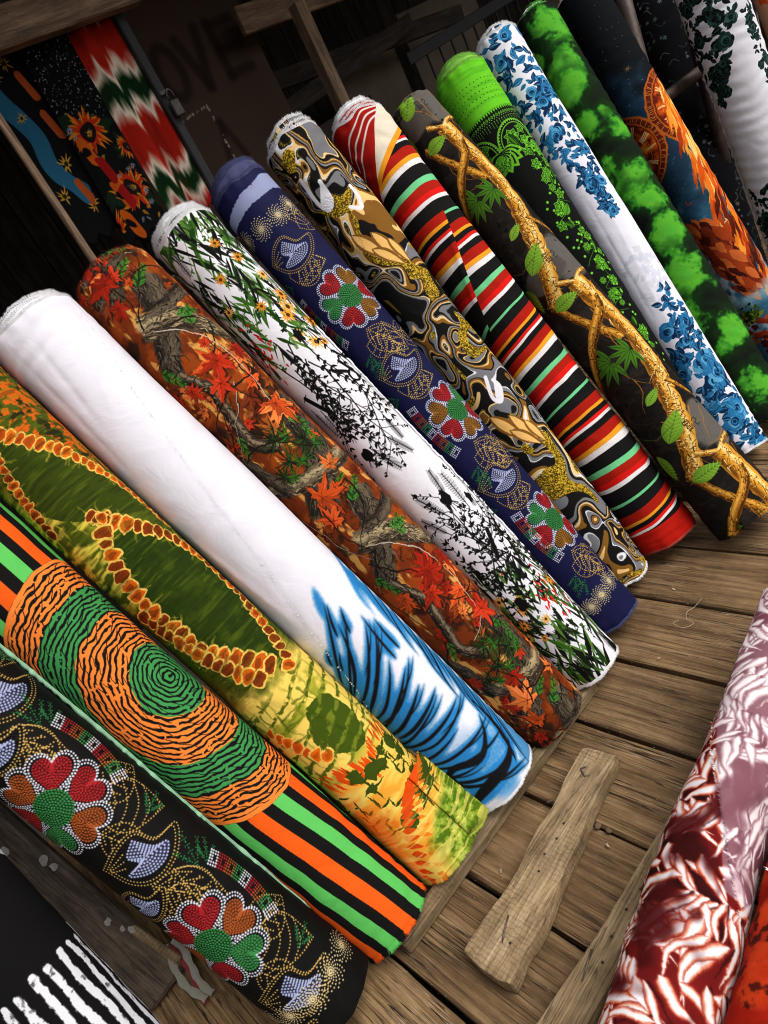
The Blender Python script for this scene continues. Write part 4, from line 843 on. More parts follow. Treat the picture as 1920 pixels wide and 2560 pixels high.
def print_feather_dye(W, L):
    T = Tex(W, L, (.38, .07, .07)); X, Y = T.XY(); rg = np.random.default_rng(3)
    n = T.noise(.07, .09, 5, 3); T.mix(np.clip((n - .5) * 5, 0, 1) * .8, (.46, .09, .08)); T.mix(np.clip((.44 - n) * 7, 0, 1) * .9, (.14, .028, .032))
    def flame(x, y, l, a, w):
        b = np.array([math.cos(a), math.sin(a)]); q = np.array([-b[1], b[0]]) * rg.uniform(-.25, .25) * l
        c = np.array([(x, y), (x + b[0] * l * .5 + q[0], y + b[1] * l * .5 + q[1]), (x + b[0] * l, y + b[1] * l)])
        for k, (col, ww, al) in enumerate((((.55, .15, .11), 1.5, .8), ((.86, .52, .40), 1.12, .9), ((.92, .78, .70), .8, .95), ((.92, .90, .92), .55, 1.0))):
            p = spline(c, 5); d = np.gradient(p, axis=0); d /= np.hypot(*d.T)[:, None]; nr = np.stack([-d[:, 1], d[:, 0]], 1)
            t = np.linspace(0, 1, len(p)); e = (np.sin(PI * np.minimum(1, t ** .42 * .95 + .05)) * w * ww * .5)[:, None]; T.poly(np.vstack([p + nr * e, (p - nr * e)[::-1]]), col, al)
    for row in range(27):                                # ragged rows of flame-shaped resist marks
        y0 = row * L / 26; lean = (1 if row % 2 else -1); ph = rg.uniform(0, 6)
        for x in np.arange(-W / 2, W / 2, .0150):
            if rg.random() < .10: continue
            y = y0 + .030 * math.sin(x * 22 + ph) + rg.uniform(-.014, .014); a = PI / 2 * 0 + (.95 if lean > 0 else PI - .95) + .5 * math.sin(x * 15 + ph * 2) + rg.uniform(-.18, .18)
            flame(x, y, rg.uniform(.07, .14), a, rg.uniform(.011, .020))
            if rg.random() < .5: T.stroke([(x + .007, y), (x + .007 + .06 * math.cos(a), y + .06 * math.sin(a))], .0045, (.17, .03, .035), .9, .001, soft=1.2)
    m_ = np.clip((T.noise(.07, .10, 12, 3) - .63) * 12, 0, 1); T.mix(T.blur(m_, .003) * .92, (.27, .045, .052))
    T.warp(.006, .030, 14, 3); T.a[:] = .5 * T.a + .5 * np.stack([T.blur(T.a[..., c], .0016) for c in range(3)], -1)
    f = np.clip((X + .03 - (Y - .55) * .30) * 200, 0, 1) * np.clip((.74 - Y) * 200, 0, 1); lum = T.a.mean(-1, keepdims=True)    # folded-over turn: paler reverse
    T.a[:] = T.a * (1 - f[..., None]) + f[..., None] * (np.array((.42, .22, .26), np.float32) + lum * np.array((.58, .74, .70), np.float32))
    return T
def print_fire_dye(W, L):
    T = Tex(W, L, (.62, .11, .045), 500); n = T.noise(.07, seed=3, oct=4); m_ = T.noise(.02, seed=5, oct=4); T.mix(np.clip((n - .52) * 6, 0, 1) * .8, (.82, .26, .10)); T.mix(np.clip((.42 - n) * 7, 0, 1) * .8, (.48, .07, .04))
    T.mix(np.clip((m_ - .60) * 12, 0, 1) * .8, (.20, .05, .035)); return T
def print_brush(W, L):
    rg = np.random.default_rng(111); T = Tex(W, L, (.062, .060, .058), 700); nb = T.noise(.012, seed=6, oct=3)
    for i in range(12):
        x = .150 - i * .029; y0 = 1.035 + .012 * abs(math.sin(i * 1.3)) + rg.uniform(0, .02); p = [(x + rg.uniform(-.0035, .0035), y0 + k * .04) for k in range(14)]
        T.stroke(spline(p, 4), .013, (.86, .86, .88), w1=.021)
    for x, y, r in ((.155, .80, .035), (.165, .85, .03), (.15, .76, .02)): T.poly(xf(blob(rg, 14, .35), x, y, r, 0, r * 1.4), (.84, .84, .86))
    T.mix(np.clip((nb - .66) * 10, 0, 1) * .7 * (T.a[..., 0] > .3), (.12, .12, .12)); T.warp(.003, .012, 8, 2)
    return T
def print_sunset_scrap(W, L):
    rg = np.random.default_rng(121); T = Tex(W, L, (.78, .58, .46), 500)
    for i in range(90): T.poly(xf(blob(rg, 8, .4), rg.uniform(-W / 2, W / 2), rg.uniform(0, L), rg.uniform(.01, .04), rg.uniform(0, 3), .03), [(.08, .06, .05), (.86, .33, .07), (.90, .80, .70), (.30, .34, .12), (.10, .12, .25)][rg.integers(5)])
    return T
# hanging cloths
def print_banded_dye(W, L):
    T = Tex(W, L, (.60, .10, .05), 500); X, Y = T.XY(); w = Y + .011 * np.sin(X * 95) + (T.noise(.014, .10, 3, 2) - .5) * .075; f = np.mod(w + .215, .315)
    def band(c, a, b, s): T.mix(np.clip(np.minimum(f - a, b - f) / s, 0, 1), c)
    band((.86, .78, .70), .0, .21, .040); band((.045, .15, .05), .050, .160, .034); T.mix(np.clip((T.noise(.04, .2, 8, 3) - .55) * 5, 0, 1) * .4, (.32, .05, .03)); return T
def print_sunflower(W, L):
    rg = np.random.default_rng(131); T = Tex(W, L, (.025, .03, .03), 500)
    for i in range(240): T.dots([(rg.uniform(-W / 2, W / 2), rg.uniform(0, L * .42))], rg.uniform(.0008, .0018), (.72, .74, .72), 0)
    for x, y, R in ((-.020, .275, .080), (.018, .475, .082), (-.10, .55, .05), (.085, .36, .045)):
        for k in range(3): T.poly(xf(LEAFW, x, y, R * 1.4, rg.uniform(0, 6.3), R * .7), (.06, .12, .06))
        daisy(T, x, y, R, rg, (.70, .40, .06), 19, (.1, .05, .03)); daisy(T, x, y, R * .85, rg, (.62, .14, .04), 17, (.08, .04, .03)); T.poly(xf(CIRC, x, y, R * .34), (.09, .045, .03)); daisy(T, x, y, R * .2, rg, (.40, .36, .26), 7)
    for i in range(26): daisy(T, rg.uniform(-W / 2, W / 2), rg.uniform(.25, .62), rg.uniform(.008, .015), rg, [(.45, .50, .58), (.70, .52, .12)][i % 2], 10, (.4, .1, .08))
    for x, y in ((-.06, .30), (-.03, .44), (-.05, .54)): T.stroke([(x, y), (x + .012, y + .06)], .034, (.66, .28, .05)); T.poly(xf(CIRC, x, y + .03, .014), (.03, .03, .03))
    for x, y in ((-.035, .36), (-.02, .46)): T.stroke([(x, y), (x + .012, y + .06)], .028, (.50, .06, .05))
    return T
def print_blue_yellow(W, L):
    rg = np.random.default_rng(141); T = Tex(W, L, (.03, .035, .035), 500)
    T.stroke(spline([(-.07, .0), (-.05, .12), (-.01, .22), (-.02, .32), (.03, .42)], 6), .06, (.12, .32, .42))
    for x, y, R in ((-.03, .05, .036), (.03, .02, .03), (-.02, .17, .022), (.03, .32, .034), (-.04, .40, .03), (.04, .46, .03)): daisy(T, x, y, R, rg, (.66, .48, .16), 8, (.10, .13, .04))
    for x, y in ((.05, .06), (.055, .18), (.03, .38)): T.stroke([(x, y), (x + .015, y + .07)], .025, (.60, .26, .10))
    return T
# ------------------------------------------------------------------ materials of the place
M = {}
M['deck'] = wood('deck_wood', (.070, .036, .014), (.230, .135, .060), (.380, .245, .120), stretch=(1.3, 22, 22), bump=1.0, crack=.9, dirt=.6, marks=1.0)
M['batten'] = wood('batten_wood', (.150, .098, .046), (.310, .215, .112), (.430, .320, .185), stretch=(3.0, 20, 20), bump=.6, crack=.45, dirt=.75, marks=.3, saw=.75)
M['beam'] = wood('beam_wood', (.030, .022, .016), (.085, .060, .040), (.150, .112, .078), stretch=(2.5, 18, 18), bump=.6, crack=.5, dirt=.6)
M['stall'] = wood('stall_wood', (.085, .050, .030), (.200, .124, .075), (.310, .205, .125), stretch=(2, 18, 18), bump=.5, crack=.4)
M['dark'] = wood('dark_board', (.014, .010, .008), (.040, .028, .020), (.080, .058, .042), stretch=(1.5, 10, 10), bump=.3, crack=.3)
M['iron'] = plain('black_iron', (.012, .012, .012), .7, .1, .3)
M['rust'] = plain('rusty_pipe', (.060, .042, .034), .55, .5, .5, 22)
M['nail'] = plain('nail_steel', (.13, .10, .085), .5, .7, .4, 60)
M['hole'] = plain('nail_hole', (.02, .015, .012), .9)
M['soil'] = plain('soil', (.09, .07, .05), .95, 0, .4, 3, .6)
M['roof'] = plain('roof_tin', (.06, .052, .045), .6, .4, .35, 3)
M['core'] = plain('cardboard', (.30, .22, .14), .9, 0, .15)
M['thread'] = plain('thread', (.55, .48, .38), .9)
M['chip'] = plain('wood_chip', (.38, .28, .17), .9)
M['disc'] = plain('brown_disc', (.11, .062, .032), .7)
M['steel'] = plain('padlock_steel', (.06, .055, .05), .45, .7, .3, 40)
M['lint'] = plain('white_lint', (.74, .73, .74), .9, 0, .08)
M['board'] = plain('painted_board', (.14, .105, .075), .7, 0, .35, 2.5, .3)

# ------------------------------------------------------------------ the setting: ground, deck
g = mesh_obj('ground', [(-150, -150, -.42), (150, -150, -.42), (150, 150, -.42), (-150, 150, -.42)], [(0, 1, 2, 3)], M['soil']); tag(g, kind='structure')
deck = empty('deck', (0, 0, 0)); tag(deck, 'weathered brown plank deck of the market aisle', kind='structure')
gaps = [-2.07, -1.83, -1.58, -1.34, -1.09, -.845, -.60, -.352, -.104, .140, .382, .635, .888, 1.122, 1.378, 1.622, 1.868, 2.112, 2.36, 2.60, 2.85, 3.09, 3.34, 3.58, 3.83, 4.08, 4.32, 4.57, 4.81, 5.06]
for i in range(len(gaps) - 1):
    g0 = rnd.uniform(.004, .007); x0, x1 = gaps[i] + g0, gaps[i + 1] - rnd.uniform(.004, .008); dz = rnd.uniform(-.006, .0)
    n = 46; V = []; Fc = []; z0 = rnd.uniform(0, 9)
    for k in range(n + 1):                               # edges wander and the top cups a little, as sawn boards do
        y = -1.3 + 4.0 * k / n; e0 = .0022 * math.sin(y * 7 + z0) + rnd.uniform(-.0014, .0014); e1 = .0022 * math.sin(y * 6 + z0 * 2) + rnd.uniform(-.0014, .0014); zz = .0015 * math.sin(y * 3 + z0)
        V += [(x0 + e0, y, -.040), (x0 + e0, y, -.006 + dz), (x0 + e0 + .006, y, dz + zz), ((x0 + x1) / 2, y, dz - .002 + zz), (x1 + e1 - .006, y, dz + zz), (x1 + e1, y, -.006 + dz), (x1 + e1, y, -.040)]
    for k in range(n):
        for j in range(6): a = k * 7 + j; Fc.append((a, a + 1, a + 8, a + 7))
    Fc += [tuple(range(7)), tuple(reversed(range(n * 7, n * 7 + 7)))]
    cx = (x0 + x1) / 2; q = Matrix.Rotation(PI / 2, 4, 'Z')                # grain runs along local x
    me_v = [(v[1], -(v[0] - cx), v[2]) for v in V]
    p = mesh_obj('plank', me_v, Fc, M['deck'], deck, True); p.rotation_euler = (0, 0, PI / 2); p.location = (cx, 0, 0)
    try: p.data.set_sharp_from_angle(angle=.6)
    except Exception: pass
for y in (-1.0, -.2, .6, 1.4, 2.2): bar('joist', M['dark'], (-2.1, y, -.115), (5.1, y, -.115), .10, .14, deck)

# ------------------------------------------------------------------ fabric rolls
def frame_of(A, B):
    ax = (B - A).normalized(); Mp = (A + B) / 2; n = Vector(CAM) - Mp; n = (n - ax * n.dot(ax)).normalized()
    rt = ax.cross(n)
    rgt = Vector(RW @ np.array([.7, -.7, 0.]))
    if rt.dot(rgt) < 0: rt = -rt
    return ax, n, rt
def fringe(name, mat, rim, outd, nrm, n, ln, root, uv=None, seed=0, wid=.0007, spread=.5):
    """frayed threads along a rim: rim(u)->point, outd(u)->direction the threads point, nrm(u)->outward normal"""
    rg = random.Random(seed); V = []; Fc = []; U = []
    for i in range(n):
        u = rg.random(); p = rim(u); o = outd(u); nn = nrm(u); tg = o.cross(nn).normalized()
        l = ln * rg.uniform(.35, 1.0); d = (o + nn * rg.uniform(-.25, spread) + tg * rg.uniform(-.55, .55)).normalized(); b = len(V)
        w = wid * rg.uniform(.7, 1.6); md = p + d * l * .55; e = md + (d + nn * rg.uniform(-.6, .5) + tg * rg.uniform(-.8, .8)).normalized() * l * .5
        V += [p - tg * w - o * .003, p + tg * w - o * .003, md + tg * w * .8, md - tg * w * .8, e]; Fc += [(b, b + 1, b + 2, b + 3), (b + 3, b + 2, b + 4)]
        if uv: U += [uv(u)] * 5
    o = mesh_obj(name, V, Fc, mat, root, False, U if uv else None); tag(o, kind='stuff'); return o
def roll(label, A, B, ra, rb, mat, group='fabric rolls leaning in a row', seed=0, wr=.0018, creases=(), flap=None, flap_h=.0022, layers=(), fr_top=None, fr_bot=None, frn=900, frl=.010, bow=.0, slant=0.0, ruffle=None, end_wob=.004, pinch=0.0, bot_wob=None, rings=(), lump=.0, name='fabric_roll', cat='fabric roll'):
    A, B = Vector(A), Vector(B); L = (B - A).length; ax, n0, rt = frame_of(A, B); W = 2 * PI * (ra + rb) / 2
    root = empty(name, A); tag(root, label, cat, group)
    nu, nv = 112, 170; th = np.linspace(-PI, PI, nu + 1); tt = np.concatenate([np.linspace(0, .03, 7)[:-1], np.linspace(.03, .97, nv - 11), np.linspace(.97, 1, 7)[1:]]) * L; nv = len(tt) - 1
    TH, TT = np.meshgrid(th, tt); Sx = TH * W / (2 * PI)
    rg = np.random.default_rng(seed + 77)
    def per(cy, cx, sd):
        q = vnoise(nv + 1, nu + 1, cy, cx, sd); w_ = np.linspace(0, 1, nu + 1); w_ = np.clip((np.abs(w_ - .5) - .42) / .08, 0, 1); return q * (1 - w_) + .5 * w_
    base = ra + (rb - ra) * (1 - TT / L)
    sk = TT + .6 * Sx                                   # creases run slantwise round the roll
    D = (per(34, 22, seed * 3 + 1) - .5) * 2 * wr * 1.6 + (per(13, 9, seed * 3 + 2) - .5) * 2 * wr * .6
    D += wr * .8 * np.sin(sk * 55 + 4 * per(20, 14, seed * 5)) * np.clip(per(24, 18, seed * 3 + 9) - .45, 0, 1) * 2.4
    for (s0, t0, s1, t1, w, h) in creases:               # single folds along a line
        dx, dy = s1 - s0, t1 - t0; l2 = dx * dx + dy * dy; u = np.clip(((Sx - s0) * dx + (TT - t0) * dy) / l2, 0, 1); ds = ((Sx - s0) * dy - (TT - t0) * dx) / math.sqrt(l2)
        dd = np.hypot(Sx - s0 - u * dx, TT - t0 - u * dy); D += h * np.exp(-(dd / w) ** 2) * np.where(ds > 0, 1, .55) * np.sin(PI * np.clip(u, .02, .98)) ** .5
    for _ in range(11):
        t_ = rg.uniform(.03, .97) * L; s_ = rg.uniform(-.16, .16); a_ = rg.choice([.5, .75, 1.0, 2.3]) + rg.uniform(-.25, .25); l_ = rg.uniform(.06, .16); h_ = rg.choice([-1, 1]) * rg.uniform(.5, 1.1) * wr
        dx, dy = l_ * math.cos(a_), l_ * math.sin(a_); u = np.clip(((Sx - s_) * dx + (TT - t_) * dy) / (l_ * l_), 0, 1); dd = np.hypot(Sx - s_ - u * dx, TT - t_ - u * dy); D += h_ * np.exp(-(dd / .007) ** 2) * np.sin(PI * np.clip(u, .03, .97))
    D += .0014 * np.sin(TT * 150 + 6 * per(30, 16, seed + 80)) * np.clip(per(10, 12, seed + 81) * 2.2 - .9, 0, 1) * np.clip(1.4 - np.minimum(TT, L - TT) / .16, .12, 1)
    for (t0, t1, amp, fq) in rings:                      # slack cloth gathered in rings
        en = np.clip(np.minimum(TT - t0, t1 - TT) / .05, 0, 1); D += amp * en * np.sin(TT * fq + 5 * per(26, 12, seed + 40) + 1.5 * np.sin(TH * 2 + seed)) * np.clip(per(12, 10, seed + 41) * 1.8 - .3, 0, 1)
    if lump: D += lump * 2 * (per(26, 24, seed + 60) - .5)
    if flap is not None:                                 # the loose outer turn ends along this line
        ft = np.array([p[1] for p in flap]); fs = np.array([p[0] for p in flap]); ed = np.interp(TT, ft, fs) + .002 * np.sin(TT * 90) + .0015 * np.sin(TT * 231)
        D += flap_h * np.clip((Sx - ed) / .004 + .5, 0, 1) * np.clip((.20 - Sx + ed) / .03, 0, 1) * np.clip(1.2 - np.abs(TH) / PI, 0, 1)
    edge = np.minimum(TT, L - TT); D -= .0012 * np.clip(1 - edge / .008, 0, 1) ** 2; D += .0016 * np.sin(TH * 9 + seed + 3 * np.sin(TH * 2)) * np.clip(1 - edge / .05, 0, 1)
    if pinch: D -= pinch * np.exp(-((TT - .0) / .10) ** 2) * (.5 + .5 * np.cos(TH - 2.2))
    R = base + D
    wt = end_wob * (per(9, 9, seed * 7 + 3) - .5)[0] * 2 + slant * np.sin(th); wbm = (bot_wob if bot_wob is not None else end_wob) * (per(9, 11, seed * 7 + 5) - .5)[-1] * 2
    TS = TT + wt[None] * np.clip(1 - TT / .15, 0, 1) + wbm[None] * np.clip(1 - (L - TT) / .15, 0, 1)
    bw = (bow + .009 * (rg.random() - .5)) * np.sin(PI * TT / L)
    n0a, rta, axa = np.array(n0), np.array(rt), np.array(ax); o0 = np.array(B - A)
    P = o0 - axa * TS[..., None] + (np.cos(TH) * R + bw)[..., None] * n0a + (np.sin(TH) * R)[..., None] * rta
    UV = np.stack([TH / (2 * PI) + .5, 1 - TT / L], -1).reshape(-1, 2)
    idx = np.arange((nv + 1) * (nu + 1)).reshape(nv + 1, nu + 1)
    flipf = rt.dot(ax.cross(n0)) > 0
    q = np.stack([idx[:-1, :-1], idx[:-1, 1:], idx[1:, 1:], idx[1:, :-1]], -1).reshape(-1, 4)
    if flipf: q = q[:, ::-1]
    cl = mesh_obj('cloth', P.reshape(-1, 3), q.tolist(), mat, root, True, UV)
    def rim_pt(j):
        Pr = P[j]; return lambda u: Vector(Pr[int(u * nu) % nu] * (1 - (u * nu) % 1) + Pr[(int(u * nu) + 1) % (nu + 1)] * ((u * nu) % 1))
    nrm = lambda u: n0 * math.cos((u * 2 - 1) * PI) + rt * math.sin((u * 2 - 1) * PI)
    # wound ends: turns of cloth with small steps, hollow core
    for j, sg, dpt in ((0, 1, .004), (nv, -1, .004)):
        V = []; Fc = []; k = 13; cc = P[j][:-1].mean(0)
        for r_ in range(k):
            f = 1 - r_ / k * .80; off = (-dpt - .0025 * (r_ % 2) - .004 * rnd.random()) if r_ else 0
            for i in range(0, nu): V.append(cc + (P[j][i] - cc) * f + axa * sg * off)
        for r_ in range(k - 1):
            for i in range(nu): a = r_ * nu + i; b = r_ * nu + (i + 1) % nu; f_ = (a, b, b + nu, a + nu); Fc.append(f_ if (sg > 0) == flipf else f_[::-1])
        e = mesh_obj('wound_end', V, Fc, mat, root, True, [(UV[i % nu, 0], .995 if j == 0 else .005) for i in range(len(V))])
        rr = np.linalg.norm(P[j][0] - cc) * .2
        Vc = []; 
        for h_ in (0.0, -.05):
            for i in range(16): a = i * PI / 8; Vc.append(Vector(cc) + ax * sg * (h_ - dpt) + (n0 * math.cos(a) + rt * math.sin(a)) * rr)
        mesh_obj('core_tube', Vc, [(i, (i + 1) % 16, 16 + (i + 1) % 16, 16 + i) for i in range(16)], M['core'], e, True)
    # inner turns that stand out of the top
    for li, (dr, out, sl, ph, lm) in enumerate(layers):
        m_ = lm or mat; V = []; U = []; Fc = []
        for j in range(7):
            t = -1 + 1.0 * j / 6                          # from rim (out) to inside
            for i in range(nu + 1):
                a = th[i]; ex = out * (1 + sl * math.cos(a - ph)) + .0014 * math.sin(a * 5 + li) + .0006 * math.sin(a * 17 + li * 2)
                tz = -ex * (1 - j / 6) + .04 * (j / 6); r_ = rb - dr - .003 * math.exp(-((j) / 1.2) ** 2) + .0012 * math.sin(a * 9 + li * 3 + j * .3)
                V.append(o0 - axa * tz + n0a * (r_ * math.cos(a)) + rta * (r_ * math.sin(a))); U.append((a / (2 * PI) + .5, 1 - (.03 + .02 * li + .015 * j / 6)))
        for j in range(6):
            for i in range(nu): a = j * (nu + 1) + i; f_ = (a, a + 1, a + nu + 2, a + nu + 1); Fc.append(f_[::-1] if flipf else f_)
        mesh_obj('inner_turn', V, Fc, m_, root, True, U); VV = V[:nu + 1]
        if fr_top: fringe('frayed_edge', fr_top, lambda u, VV=VV: Vector(VV[int(u * nu)]), lambda u: ax, nrm, int(frn * .8), frl, cl, (lambda u: (u, .99)), seed * 10 + li)
    if fr_top: fringe('frayed_edge', fr_top, rim_pt(0), lambda u: ax, nrm, frn, frl, cl, (lambda u: (u, .992)), seed * 10 + 8)
    if fr_bot: fringe('frayed_edge', fr_bot, rim_pt(nv), lambda u: -ax, nrm, frn, frl * .8, cl, (lambda u: (u, .008)), seed * 10 + 9)
    def surf(s, t, h=0.0):
        a = s / W * 2 * PI; j = int(np.clip(np.searchsorted(tt, t), 0, nv)); i = int(np.clip((a + PI) / (2 * PI) * nu, 0, nu)); r_ = R[j, i] + h
        return Vector(o0 - axa * t + n0a * (r_ * math.cos(a) + bw[j, i]) + rta * (r_ * math.sin(a)))
    if ruffle:                                           # stretched selvage that curls along the roll
        path, amp, rm, hw = ruffle; ps = np.array(path); n_ = 260; V = []; U = []; Fc = []; rg2 = random.Random(seed)
        tl = np.linspace(ps[0, 1], ps[-1, 1], n_)
        for i, t in enumerate(tl):
            s = np.interp(t, ps[:, 1], ps[:, 0]); c = amp * (math.sin(t * 95 + 6 * math.sin(t * 13)) * .6 + .5 * math.sin(t * 211 + 4 * math.sin(t * 29))) * (.55 + .6 * math.sin(t * 19 + seed) ** 2); 
            for k, (ds, hh) in enumerate(((hw, .0012), (.35 * hw, .0035 + abs(c) * .4), (-.2 * hw, .004 + .6 * (c + amp)), (-.6 * hw + c * .5, .0015 + .3 * (c + amp)))):
                V.append(surf(s + ds + .25 * c, t + .002 * math.sin(t * 170), hh)); U.append(((s + .02 * 0 + ds) / W + .5, 1 - t / L))
        for i in range(n_ - 1):
            for k in range(3): a = i * 4 + k; Fc.append((a, a + 1, a + 5, a + 4))
        mesh_obj('loose_edge', V, Fc, rm or mat, cl, True, U)
    if flap is not None and flap_h > 0:
        fringe('frayed_edge', fr_top or mat, lambda u: surf(np.interp(flap[0][1] + u * (flap[-1][1] - flap[0][1]), ft, fs), flap[0][1] + u * (flap[-1][1] - flap[0][1]), flap_h * .8), lambda u: -rt, lambda u: n0, 200, .005, cl, (lambda u: (np.interp(flap[0][1] + u * (flap[-1][1] - flap[0][1]), ft, fs) / W + .51, 1 - (flap[0][1] + u * (flap[-1][1] - flap[0][1])) / L)), seed * 10 + 5, .0005, .3)
    return root, surf
def dims(A, B, ra, rb): return 2 * PI * (ra + rb) / 2, (Vector(B) - Vector(A)).length
def mk(name, fn, A, B, ra, rb, **k): return cloth(name, fn(*dims(A, B, ra, rb)), **k)
LINT = M['lint']
RW1 = 'fabric rolls leaning in a row'
# name: A (foot), B (head), radii
g_ = ((-.362, 1.11, .050), (-.315, 1.86, 1.50), .106, .106); m0 = mk('brush_stroke_cloth', print_brush, *g_)
roll('black roll with bold white brush strokes standing beside the dark slanting post', *g_, m0, seed=1)
g_ = ((.001, 1.203, .044), (-.150, 1.86, 1.517), .106, .103); m1 = mk('black_bead_cloth', print_black_beads, *g_, zb=.8, rough=.6)
roll('black roll with beaded red and orange flowers and a row of gold pinwheels', *g_, m1, seed=2, wr=.0012)
g_ = ((.200, 1.205, .044), (.073, 1.872, 1.490), .101, .113); m2 = mk('medallion_cloth', print_medallion, *g_)
MINT = plain('mint_selvage', (.33, .62, .38), .85, 0, .1)
roll('orange, green and black roll with a big ringed medallion above lengthwise stripes', *g_, m2, seed=3, wr=.0016, lump=.003, fr_bot=m2, frn=6000, frl=.018,
     creases=[(-.04, 1.34, .06, 1.42, .008, -.003), (-.09, 1.40, .02, 1.46, .008, .003), (.0, 1.28, .09, 1.34, .008, .0025)], ruffle=([(-.128, .46), (-.124, .9), (-.126, 1.25), (-.130, 1.50)], .006, MINT, .006))
g_ = ((.406, 1.194, .041), (.299, 1.86, 1.513), .100, .106); m3 = mk('tie_dye_cloth', print_tie_dye, *g_)
r3, s3 = roll('olive and yellow tie-dyed roll with orange chains around green lens shapes', *g_, m3, seed=4, wr=.0018, lump=.003, fr_bot=m3, frn=2400, frl=.014, flap=[(-.10, .85), (-.05, 1.0), (.02, 1.15), (.06, 1.30), (.13, 1.50)], flap_h=.0025, creases=[(.0, 1.36, .10, 1.50, .008, .003)])
V = []; U = []; Fc = []; W3, L3 = dims(*g_)
for j in range(11):
    for i in range(11):
        u, v = i / 10, j / 10; s_ = .055 + .085 * u; t_ = 1.40 + .205 * v + .03 * u * v; V.append(s3(s_, min(t_, L3 - .002), .004 + .030 * u * v + .012 * u + .004 * math.sin(u * 6 + v * 3) * u)); U.append(((s_ - .03) / W3 + .5, 1 - min(.995, (t_ + .01) / L3)))
for j in range(10):
    for i in range(10): a = j * 11 + i; Fc.append((a, a + 1, a + 12, a + 11))
lc_ = mesh_obj('loose_corner', V, Fc, m3, r3, True, U); lc_.modifiers.new('thickness', 'SOLIDIFY').thickness = .0015
fringe('frayed_edge', m3, lambda u: Vector(V[110 + int(u * 10)]) * (1 - (u * 10) % 1) + Vector(V[110 + min(10, int(u * 10) + 1)]) * ((u * 10) % 1), lambda u: (Vector(V[110]) - Vector(V[0])).normalized(), lambda u: Vector((0, -.6, .8)), 500, .010, lc_, (lambda u: (.62, .02)), 31)
g_ = ((.621, 1.180, .048), (.532, 1.86, 1.498), .113, .117); m4 = mk('tiger_cloth', print_tiger, *g_, rough=.6)
roll('white roll with blue and black tiger streaks towards its foot', *g_, m4, seed=5, wr=.0012, rings=((.02, .16, .0010, 240),), lump=.002, layers=((.006, .010, .3, .5, None), (.012, .019, .3, .3, None)), fr_top=LINT, fr_bot=LINT, frn=3200, frl=.010,
     flap=[(.13, .04), (.056, .288), (.009, .549), (-.029, .81), (-.054, .924), (-.099, 1.162), (-.147, 1.262)], flap_h=.0013, creases=[(.10, .05, -.02, .30, .012, .003), (-.02, .04, -.06, .30, .010, -.003), (-.08, .05, -.10, .42, .010, -.0025), (.06, .04, .05, .2, .008, .0025), (-.13, .55, -.08, .95, .012, .003)])
g_ = ((.841, 1.145, .042), (.771, 1.859, 1.503), .097, .113); m5 = mk('autumn_camo_cloth', print_autumn_camo, *g_)
roll('roll printed with autumn leaves, grey trunks and green pine sprigs', *g_, m5, seed=6, wr=.0018, lump=.003, layers=((.005, .012, .4, .4, None), (.011, .020, .3, .2, None)), fr_top=m5, fr_bot=m5, frn=1100, frl=.006, flap=[(-.13, .06), (-.08, .11), (-.02, .09), (.05, .05)], flap_h=.003, creases=[(-.11, .07, -.02, .13, .008, .003)])
g_ = ((1.039, 1.146, .041), (1.016, 1.858, 1.515), .093, .097); m6 = mk('meadow_cloth', print_white_flora, *g_)
roll('white roll with black plant silhouettes between colourful meadow borders', *g_, m6, seed=7, wr=.0014, lump=.003, layers=((.005, .014, .3, .6, None), (.012, .026, .3, .3, LINT)), fr_top=LINT, fr_bot=LINT, frn=3600, frl=.013, ruffle=([(.118, .40), (.122, .8), (.12, 1.2), (.118, 1.35)], .003, None, .008))
g_ = ((1.243, 1.191, .036), (1.250, 1.861, 1.544), .090, .090); m7 = mk('navy_bead_cloth', print_navy_beads, *g_, zb=.8, rough=.65)
NAVY = plain('navy_fray', (.035, .04, .11), .9, 0, .3, 60); PALE = plain('pale_reverse', (.33, .36, .47), .85, 0, .12, 30)
roll('navy blue roll with beaded flowers, gold pinwheels at both ends', *g_, m7, seed=8, wr=.0016, lump=.003, layers=((.004, .028, .35, .9, NAVY), (.014, .040, .2, .6, NAVY)), fr_top=NAVY, fr_bot=NAVY, frn=2000, frl=.013, creases=[(.02, 1.58, .10, 1.50, .010, .003)])
g_ = ((1.419, 1.250, .034), (1.497, 1.860, 1.589), .092, .093); m8 = mk('marble_cloth', print_marble, *g_, zb=.5)
roll('black, grey and gold marbled roll with glitter veins', *g_, m8, seed=9, wr=.0032, lump=.005, layers=((.008, .012, .5, 1.0, None), (.018, .030, .35, .6, None)), fr_top=LINT, fr_bot=LINT, frn=1300, frl=.012, creases=[(-.06, .10, .04, .22, .012, .006), (.0, .22, .07, .30, .012, -.005), (-.07, .30, .0, .45, .012, .004)], end_wob=.010)
g_ = ((1.607, 1.177, .043), (1.763, 1.859, 1.548), .101, .094); m9 = mk('crosswise_stripe_cloth', print_stripes, *g_)
RED = plain('red_inner_cloth', (.33, .035, .022), .85, 0, .15, 30)
roll('roll with red, black, white, orange and mint stripes running crosswise', *g_, m9, seed=10, wr=.0026, rings=((1.48, 1.68, .0022, 260), (.05, .5, .0016, 90), (.7, 1.45, .0012, 110)), lump=.0035, layers=((.006, .010, .3, .8, RED), (.013, .022, .25, .6, RED), (.020, .036, .2, .4, LINT)), fr_top=LINT, fr_bot=RED, frn=1500, frl=.009, creases=[(.03, .44, -.05, .70, .010, .006), (-.02, .6, .06, .72, .014, -.003), (.0, 1.0, .08, 1.1, .012, .003), (-.05, 1.2, .05, 1.3, .012, .003)], slant=.006, end_wob=.008)
